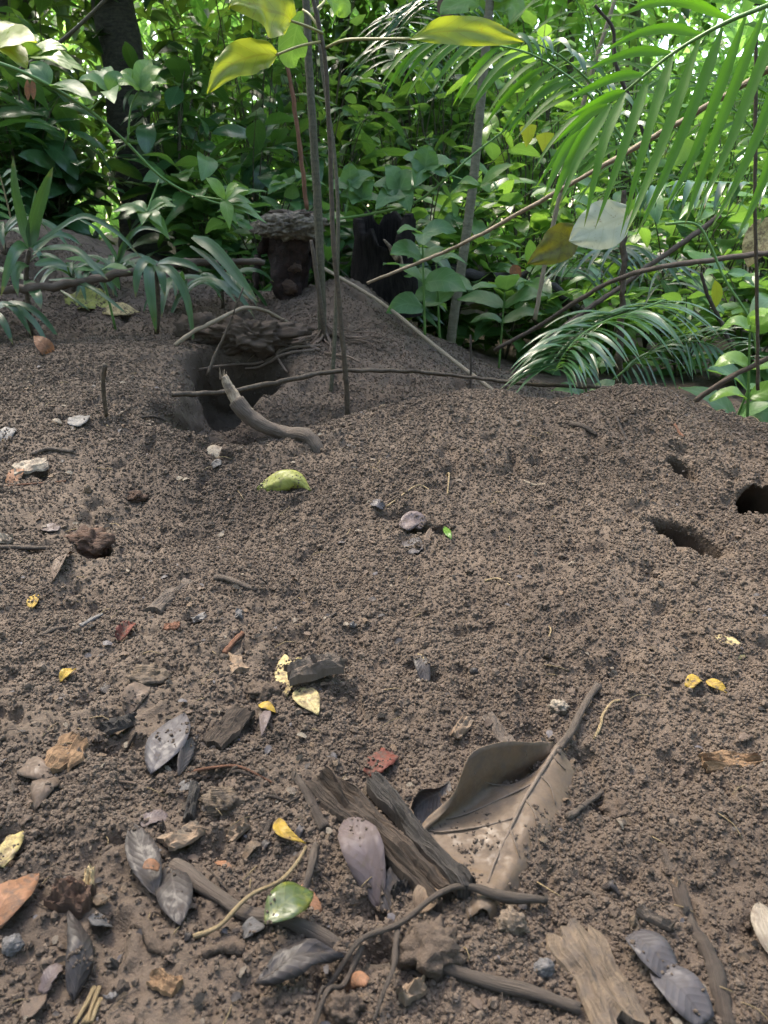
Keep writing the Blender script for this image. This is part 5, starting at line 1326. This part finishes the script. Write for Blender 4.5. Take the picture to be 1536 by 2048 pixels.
strap_plant('strap-leaved plant with drooping glossy leaves in the middle of the bank', b, [(316, 600, y), (312, 530, y)], [
    ([(312, 528, y), (290, 522, y - .03), (275, 550, y - .07), (271, 595, y - .08)], .028), ([(308, 530, y), (297, 545, y - .05), (302, 600, y - .09), (312, 665, y - .09)], .032), ([(312, 530, y), (322, 548, y - .05), (330, 592, y - .07)], .026),
    ([(314, 530, y), (345, 545, y - .05), (375, 600, y - .08), (389, 695, y - .09)], .026), ([(318, 525, y), (345, 522, y - .03), (380, 530, y - .05), (405, 545, y - .06)], .024)])
x0 = P(395, 690, 2.35).x
strap_plant('long arching strap leaves hanging right over the burrow', Vector((x0, 2.35, h(x0, 2.35))), None, [
    ([(385, 474, 2.4), (425, 495, 2.34), (470, 545, 2.28), (516, 604, 2.22)], .036), ([(380, 492, 2.4), (420, 520, 2.36), (465, 570, 2.32), (500, 600, 2.3)], .022)])
x0 = P(255, 600, 2.4).x
strap_plant('thin arching grass-like leaves between the two strap plants', Vector((x0, 2.4, h(x0, 2.4))), None, [
    ([(235, 528, 2.4), (245, 495, 2.4), (272, 462, 2.38), (305, 458, 2.36), (350, 478, 2.34)], .016), ([(238, 525, 2.4), (220, 492, 2.4), (190, 455, 2.4), (140, 430, 2.42)], .012),
    ([(236, 528, 2.4), (256, 480, 2.4), (290, 440, 2.4)], .014), ([(98, 560, 2.3), (150, 562, 2.26), (205, 590, 2.22), (258, 632, 2.2)], .017), ([(120, 580, 2.3), (150, 600, 2.26), (180, 622, 2.24)], .010)])
x0 = P(225, 610, 2.35).x
t = thing('seedling', 'small seedling with pale oval leaves under the arching strap leaf', 'plant', Vector((x0, 2.35, h(x0, 2.35))))
tube('stem', [t.location, P(205, 550, 2.34), P(196, 540, 2.34)], .004, .003, 'vine', t, sides=6)
for pts in ([(196, 540, 2.34), (165, 520, 2.3), (130, 518, 2.26)], [(196, 540, 2.34), (175, 538, 2.28), (146, 540, 2.24)], [(200, 540, 2.34), (230, 532, 2.3), (262, 545, 2.26)], [(202, 542, 2.34), (224, 552, 2.3), (240, 580, 2.27)]):
    hang('leaf', pts, .034, 'l_pale', t, prof='ovate', face=.4, wave=.2, n=8, m=4)
x0 = P(15, 430, 3.1).x
t = thing('fern', 'pale fern frond standing at the far left edge', 'fern', Vector((x0, 3.1, h(x0, 3.1))))
tube('stem', [t.location, P(22, 440, 3.08), P(8, 380, 3.06), P(-4, 340, 3.05)], .004, .002, 'straw', t, sides=6)
for k in range(6):
    f = k / 5; c = P(24 - 20 * f, 440 - 85 * f, 3.07)
    for s in (-1, 1):
        e = c + Vector((s * .075, -.02, .02))
        blade('leaflet', [c, c.lerp(e, .5) + Vector((0, 0, .012)), e], .022, 'l_pale', t, prof='lance', up=facing(c, .5), n=6, m=2)

for k, (u, v, yy, txt) in enumerate(((150, 600, 2.62, 'behind the yellowing dead leaf'), (238, 570, 2.72, 'behind the thin grass-like leaves'), (372, 610, 2.55, 'left of the rotten stump, above the burrow'), (20, 560, 2.78, 'behind the upright strap leaves at the left edge'), (445, 600, 2.66, 'close left of the rotten stump'), (-20, 640, 2.3, 'cut off by the left edge of the bank'))):
    rq = random.Random(k + 60); x0 = P(u, v, yy).x; b = Vector((x0, yy, h(x0, yy) - .005))
    t = thing('strap_leaf_plant', 'tuft of arching strap leaves ' + txt, 'plant', b)
    tp = b + Vector((0, 0, rq.uniform(.03, .09)))
    tube('stem', [b, tp], .007, .006, 'stem_dark', t, sides=7, n=4)
    for i in range(11):
        a = i * 2.4 + rq.uniform(-.4, .4); L = rq.uniform(.16, .30); d = Vector((math.cos(a), math.sin(a) * .8, rq.uniform(.6, 1.6))).normalized()
        blade('leaf', leaflet_pts(tp, d, L, rq.uniform(1.4, 2.6), 6), rq.uniform(.018, .030), 'l_strap', t, prof='strap', up=(rq.uniform(-.3, .3), -.5, 1), fold=.25, wave=.12, n=12, m=4, seed=i + k)

# dead level branch through the strap plants
pole('dead_branch', 'dead grey branch lying level through the strap-leaved plants', [(-30, 584, 2.2), (40, 576, 2.22), (110, 572, 2.24), (180, 560, 2.26), (258, 545, 2.28), (330, 532, 2.33), (420, 524, 2.4), (530, 524, 2.5)], .0125, .010, 'twig', 'branch', n=50, rough=.45)

# ------------------------------------------------------------------ climbers
def vine(label, pts, r, leafgroups, name='climbing_vine', mat='vine'):
    Q = [P(*p) for p in pts]
    t = thing(name, label, 'vine', Q[-1])
    tube('stem', Q, r, r * .6, mat, t, sides=7, n=60)
    for stalk, leaves, m_, w, prof in leafgroups:
        S = [P(*p) for p in stalk]
        if len(S) > 1: tube('leaf_stalk', S, r * .55, r * .4, 'vine', t, sides=5, n=10)
        for i, (du, dv, dy) in enumerate(leaves):
            b = S[-1]; u, v, y = stalk[-1]
            e = P(u + du, v + dv, y + dy); c = b.lerp(e, .5) + Vector((0, 0, .012))
            blade('leaf', [b, c, e], w, m_, t, prof=prof, up=facing(b, .45, random.uniform(-.3, .3)), fold=.15, wave=.22, n=9, m=4, seed=i + u)
    return t
vine('green climbing vine running down across the left with fans of leaflets', [(-20, 120, 1.9), (40, 142, 1.92), (100, 172, 1.95), (180, 222, 2.0), (250, 282, 2.05), (330, 360, 2.1), (420, 402, 2.2), (520, 425, 2.3)], .0048, [
    ([(180, 222, 2.0), (200, 200, 1.98), (218, 182, 1.97)], [(-60, -22, -.05), (-30, -40, .05), (10, 25, -.1), (-10, -45, .1), (30, -25, 0)], 'l_pale', .045, 'ovate'),
    ([(255, 285, 2.05), (262, 215, 2.05), (280, 178, 2.04)], [(-45, -30, 0), (-48, -8, -.05), (-15, -38, .05), (45, -42, .03), (55, -10, 0), (20, -60, .05)], 'l_light', .048, 'ovate'),
    ([(318, 360, 2.1), (304, 395, 2.08), (294, 425, 2.06)], [(-70, 0, -.02), (-45, 8, -.05), (-40, -14, .05), (55, -25, .02), (60, -12, .0), (30, 30, -.05), (-10, 26, -.06), (45, 55, -.03)], 'l_mid', .034, 'lance'),
    ([(440, 405, 2.2)], [(60, -25, 0), (70, 5, .02), (35, 45, -.02), (75, 20, 0), (95, 42, 0)], 'l_mid', .034, 'lance'),
    ([(100, 172, 1.95)], [(-70, -20, 0), (60, 20, -.05), (-40, -45, .02), (90, 30, -.08)], 'l_pale', .050, 'lance'),
    ([(390, 392, 2.16), (450, 400, 2.14)], [(-40, -45, 0), (30, -30, 0), (10, 60, -.04)], 'l_light', .036, 'lance')])
vine('light-green broad leaf spray at the upper left edge', [(-60, 90, 1.7), (-20, 95, 1.7), (30, 108, 1.7), (60, 112, 1.7)], .004, [
    ([(-20, 95, 1.7)], [(95, -10, -.05), (60, -45, .05), (75, 40, -.06)], 'l_yellow', .075, 'ovate'), ([(60, 112, 1.7)], [(75, -12, 0), (85, 28, -.04), (110, 32, -.02), (20, -30, 0)], 'l_light', .045, 'ovate')], name='leafy_branch')
pole('straight_branch', 'thin straight bare branch crossing the upper left corner', [(40, 140, 2.4), (110, 92, 2.4), (165, 45, 2.4), (235, -25, 2.4)], .0062, .0045, 'stem_green', 'branch', n=20)
vine('green vine looping right behind the burnt stump with heart leaves', [(655, 440, 2.7), (740, 428, 2.7), (830, 405, 2.65), (900, 350, 2.6), (945, 310, 2.6), (1010, 260, 2.6)], .0050, [
    ([(740, 428, 2.7), (720, 400, 2.7)], [(-40, -10, 0), (30, -40, 0), (-25, -45, 0), (45, 5, -.05)], 'l_pale', .075, 'heart'),
    ([(830, 405, 2.65), (800, 380, 2.65)], [(-55, -10, 0), (-30, -50, .02), (20, 45, -.05), (25, -40, 0), (-50, 40, -.05)], 'l_pale', .085, 'heart'),
    ([(880, 370, 2.62), (850, 335, 2.62)], [(-45, -20, 0), (10, -45, 0), (45, 20, -.04), (-20, 40, -.05), (60, -10, 0)], 'l_pale', .085, 'heart'),
    ([(900, 350, 2.6), (960, 372, 2.58)], [(70, -45, 0), (55, -18, 0), (-60, 18, 0), (-45, -4, 0), (20, 15, -.03)], 'l_light', .040, 'lance'),
    ([(690, 434, 2.7), (700, 370, 2.7)], [(-45, 10, 0), (30, 30, 0), (50, -20, 0), (0, -45, 0)], 'l_pale', .070, 'heart')])
def pair_plant(label, base_px, y, top_px, nodes, mat, w, prof='ovate', name='paired_leaf_seedling'):
    x0 = P(base_px[0], base_px[1], y).x
    b = Vector((x0, y, min(h(x0, y), P(base_px[0], base_px[1], y).z)))
    t = thing(name, label, 'plant', b)
    tp = P(*top_px, y - .05)
    tube('stem', [b, b.lerp(tp, .5), tp], .0048, .0028, 'vine', t, sides=6, n=14)
    for f, L in nodes:
        c = b.lerp(tp, f); a = random.uniform(-.7, .7); L0 = L
        for s in (-1, 1, 0):
            if s == 0 and f < .95: continue
            L = L0 * random.uniform(.7, 1.15)
            e = c + Vector((s * L * math.cos(a), s * L * math.sin(a) - (L * .7 if s == 0 else 0), L * random.uniform(-.25, .5)))
            blade('leaf', [c, c.lerp(e, .5) + Vector((0, 0, .02)), e], w * random.uniform(.75, 1.1), mat, t, prof=prof, up=facing(c, random.uniform(.1, .6), -s * random.uniform(0, .5)), fold=.15, wave=.3, n=9, m=4, seed=f * 9 + s)
    return t
pair_plant('pale paired-leaf seedling standing in front of the burnt stump', (850, 660), 2.55, (845, 470), [(.3, .13), (.55, .16), (.78, .15), (.98, .12)], 'l_pale', .085)
pair_plant('pale paired-leaf seedling just left of the ringed sapling foot', (880, 660), 2.8, (872, 520), [(.5, .13), (.75, .14), (.98, .12)], 'l_pale', .08)
pair_plant('short pale seedling with hanging leaves right of the ringed sapling', (1000, 690), 2.9, (1010, 580), [(.6, .16), (.8, .18), (.98, .15)], 'l_pale', .09)
pair_plant('bright seedling with round leaves at the right edge', (1512, 760), 1.9, (1500, 650), [(.3, .10), (.6, .12), (.95, .10)], 'l_light', .07)
pair_plant('broad pale-leaved seedling behind the right mound crest', (1470, 800), 2.1, (1500, 770), [(.4, .16), (.9, .18)], 'l_pale', .085)
pair_plant('mid-green seedling beside the palm foot behind the right mound', (1180, 800), 2.4, (1170, 740), [(.5, .12), (.95, .12)], 'l_mid', .06)

# hanging leaves with a look of their own
_y = G(88, 712).y
hang('curled_leaf', [(99, 712, _y), (92, 696, _y - .01), (80, 682, _y), (68, 672, _y + .02)], .042, 'd_orange', prof='ovate', face=.7, fold=.35, wave=.4, label='orange-brown curled leaf below the drooping single strap leaf')
hang('hanging_leaf', [(1268, 428, 1.95), (1230, 440, 1.94), (1185, 460, 1.93), (1138, 482, 1.92)], .118, 'l_ghost', prof='elliptic', face=.9, wave=.25, n=16, m=8, fold=.06, ragged=.15, label='large pale whitish dead leaf hanging in the palms')
hang('hanging_leaf', [(1160, 470, 2.0), (1130, 480, 2.0), (1095, 505, 2.0), (1054, 528, 2.0)], .095, 'l_olive', prof='ovate', face=.9, wave=.25, n=16, m=8, ragged=.25, label='dark olive spotted leaf hanging left of the whitish dead leaf')
hang('hanging_leaf', [(1560, 450, 2.2), (1530, 468, 2.2), (1508, 500, 2.2), (1496, 535, 2.2)], .09, 'd_cream', prof='ovate', face=.9, wave=.2, n=12, m=6, label='pale yellow leaf hanging at the right edge')
hang('hanging_leaf', [(1430, 560, 2.3), (1434, 585, 2.3), (1432, 615, 2.3)], .032, 'l_yellow', prof='elliptic', face=.9, label='slim yellow leaf hanging left of the yellow-green vine')
hang('hanging_leaf', [(1056, 248, 2.2), (1056, 270, 2.2), (1052, 295, 2.2)], .045, 'l_yellow', prof='heart', face=.9, label='left of two small yellow heart leaves below the arching frond')
hang('hanging_leaf', [(1090, 265, 2.2), (1090, 285, 2.2), (1086, 305, 2.2)], .048, 'l_yellow', prof='heart', face=.9, label='right of two small yellow heart leaves below the arching frond')
hang('hanging_leaf', [(1368, 278, 2.1), (1366, 300, 2.1), (1352, 332, 2.1)], .06, 'l_light', prof='ovate', face=.9, label='bright square-looking leaf seen between the near palm leaflets')
hang('hanging_leaf', [(1025, 530, 3.3), (1032, 545, 3.3), (1040, 560, 3.3)], .05, 'd_orange', prof='ovate', face=.9, label='orange dead leaf resting on the charred branch')
hang('hanging_leaf', [(885, -8, 3.6), (890, 20, 3.6), (905, 45, 3.6)], .06, 'd_brown', prof='ovate', face=.9, label='brown dead leaf hanging near the top of the ringed sapling')
hang('hanging_leaf', [(1470, 838, 1.95), (1500, 822, 1.92), (1545, 806, 1.9)], .06, 'l_pale', prof='elliptic', face=.3, label='large pale-green leaf lying behind the crest at the right edge')
for k, (u, v, txt) in enumerate(((55, 180, 'left'), (66, 178, 'right'))):
    hang('hanging_leaf', [(u, v - 22, 2.6), (u, v, 2.6), (u + 1, v + 22, 2.6)], .018, 'd_orange', prof='elliptic', face=.9, label=f'{txt} of two slim red-brown dead leaves at the upper left')

# bare branches on the right
pole('long_twig', 'long straight pale twig slanting across the palm fronds', [(735, 566, 2.1), (850, 520, 1.95), (960, 470, 1.8), (1120, 380, 1.6), (1280, 290, 1.42), (1400, 220, 1.32), (1560, 125, 1.2)], .0040, .0046, 'twig_pale', 'twig', n=50, rough=.3)
pole('curved_branch', 'brown branch curving level across the right undergrowth', [(1580, 500, 2.1), (1440, 518, 2.15), (1330, 533, 2.2), (1240, 556, 2.3), (1160, 598, 2.4), (1080, 650, 2.5), (990, 700, 2.6)], .0078, .007, 'twig', 'branch', n=50, rough=.25)
pole('curved_branch', 'grey-brown branch below and parallel to the level brown branch', [(1440, 432, 2.5), (1380, 475, 2.5), (1300, 530, 2.5), (1240, 575, 2.5), (1160, 630, 2.5), (1060, 705, 2.5)], .0085, .0075, 'twig', 'branch', n=40, rough=.3)
pole('pale_stick', 'pale bare stick leaning behind the crest at the right', [(1390, 802, 1.9), (1450, 762, 1.86), (1536, 715, 1.8), (1600, 680, 1.76)], .0075, .006, 'twig', 'stick', n=20, rough=.3)
pole('upright_twig', 'thin dark vertical twig near the right edge', [(1516, 780, 1.7), (1514, 600, 1.7), (1510, 400, 1.7), (1512, 160, 1.7), (1513, 60, 1.7)], .0042, .0034, 'stem_dark', 'twig', n=40, rough=.25)
pole('young_palm', 'dark thorny upright palm stem behind the low fronds', [(1236, 790, 2.35), (1240, 700, 2.35), (1246, 580, 2.36), (1249, 480, 2.37), (1246, 380, 2.38)], .011, .008, 'stem_dark', 'palm', n=40, rough=.5)
pole('green_tendril', 'yellow-green tendril hanging in a bow at the right', [(1330, 448, 1.95), (1390, 448, 1.95), (1420, 490, 1.95), (1450, 560, 1.95), (1500, 640, 1.95), (1515, 720, 1.95), (1520, 790, 1.95)], .0034, .0028, 'vine', 'tendril', n=40)
pole('upright_twig', 'thin bare stem behind the arching frond', [(1070, 640, 2.7), (1095, 500, 2.7), (1130, 350, 2.7), (1180, 160, 2.7), (1230, 0, 2.7), (1250, -60, 2.7)], .0085, .006, 'twig_pale', 'stem', n=40, rough=.2)
pole('dark_twig', 'dark leaning twig in the right undergrowth', [(1475, 720, 2.3), (1440, 640, 2.3), (1415, 590, 2.3), (1402, 545, 2.3)], .0062, .005, 'twig_dark', 'twig', n=20, rough=.3)
pole('dark_twig', 'dark bent stem between the arching and near palm fronds', [(1300, 300, 2.0), (1270, 220, 2.0), (1232, 130, 2.0), (1226, 60, 2.0), (1190, 10, 2.0)], .005, .0035, 'twig_dark', 'twig', n=24, rough=.3)
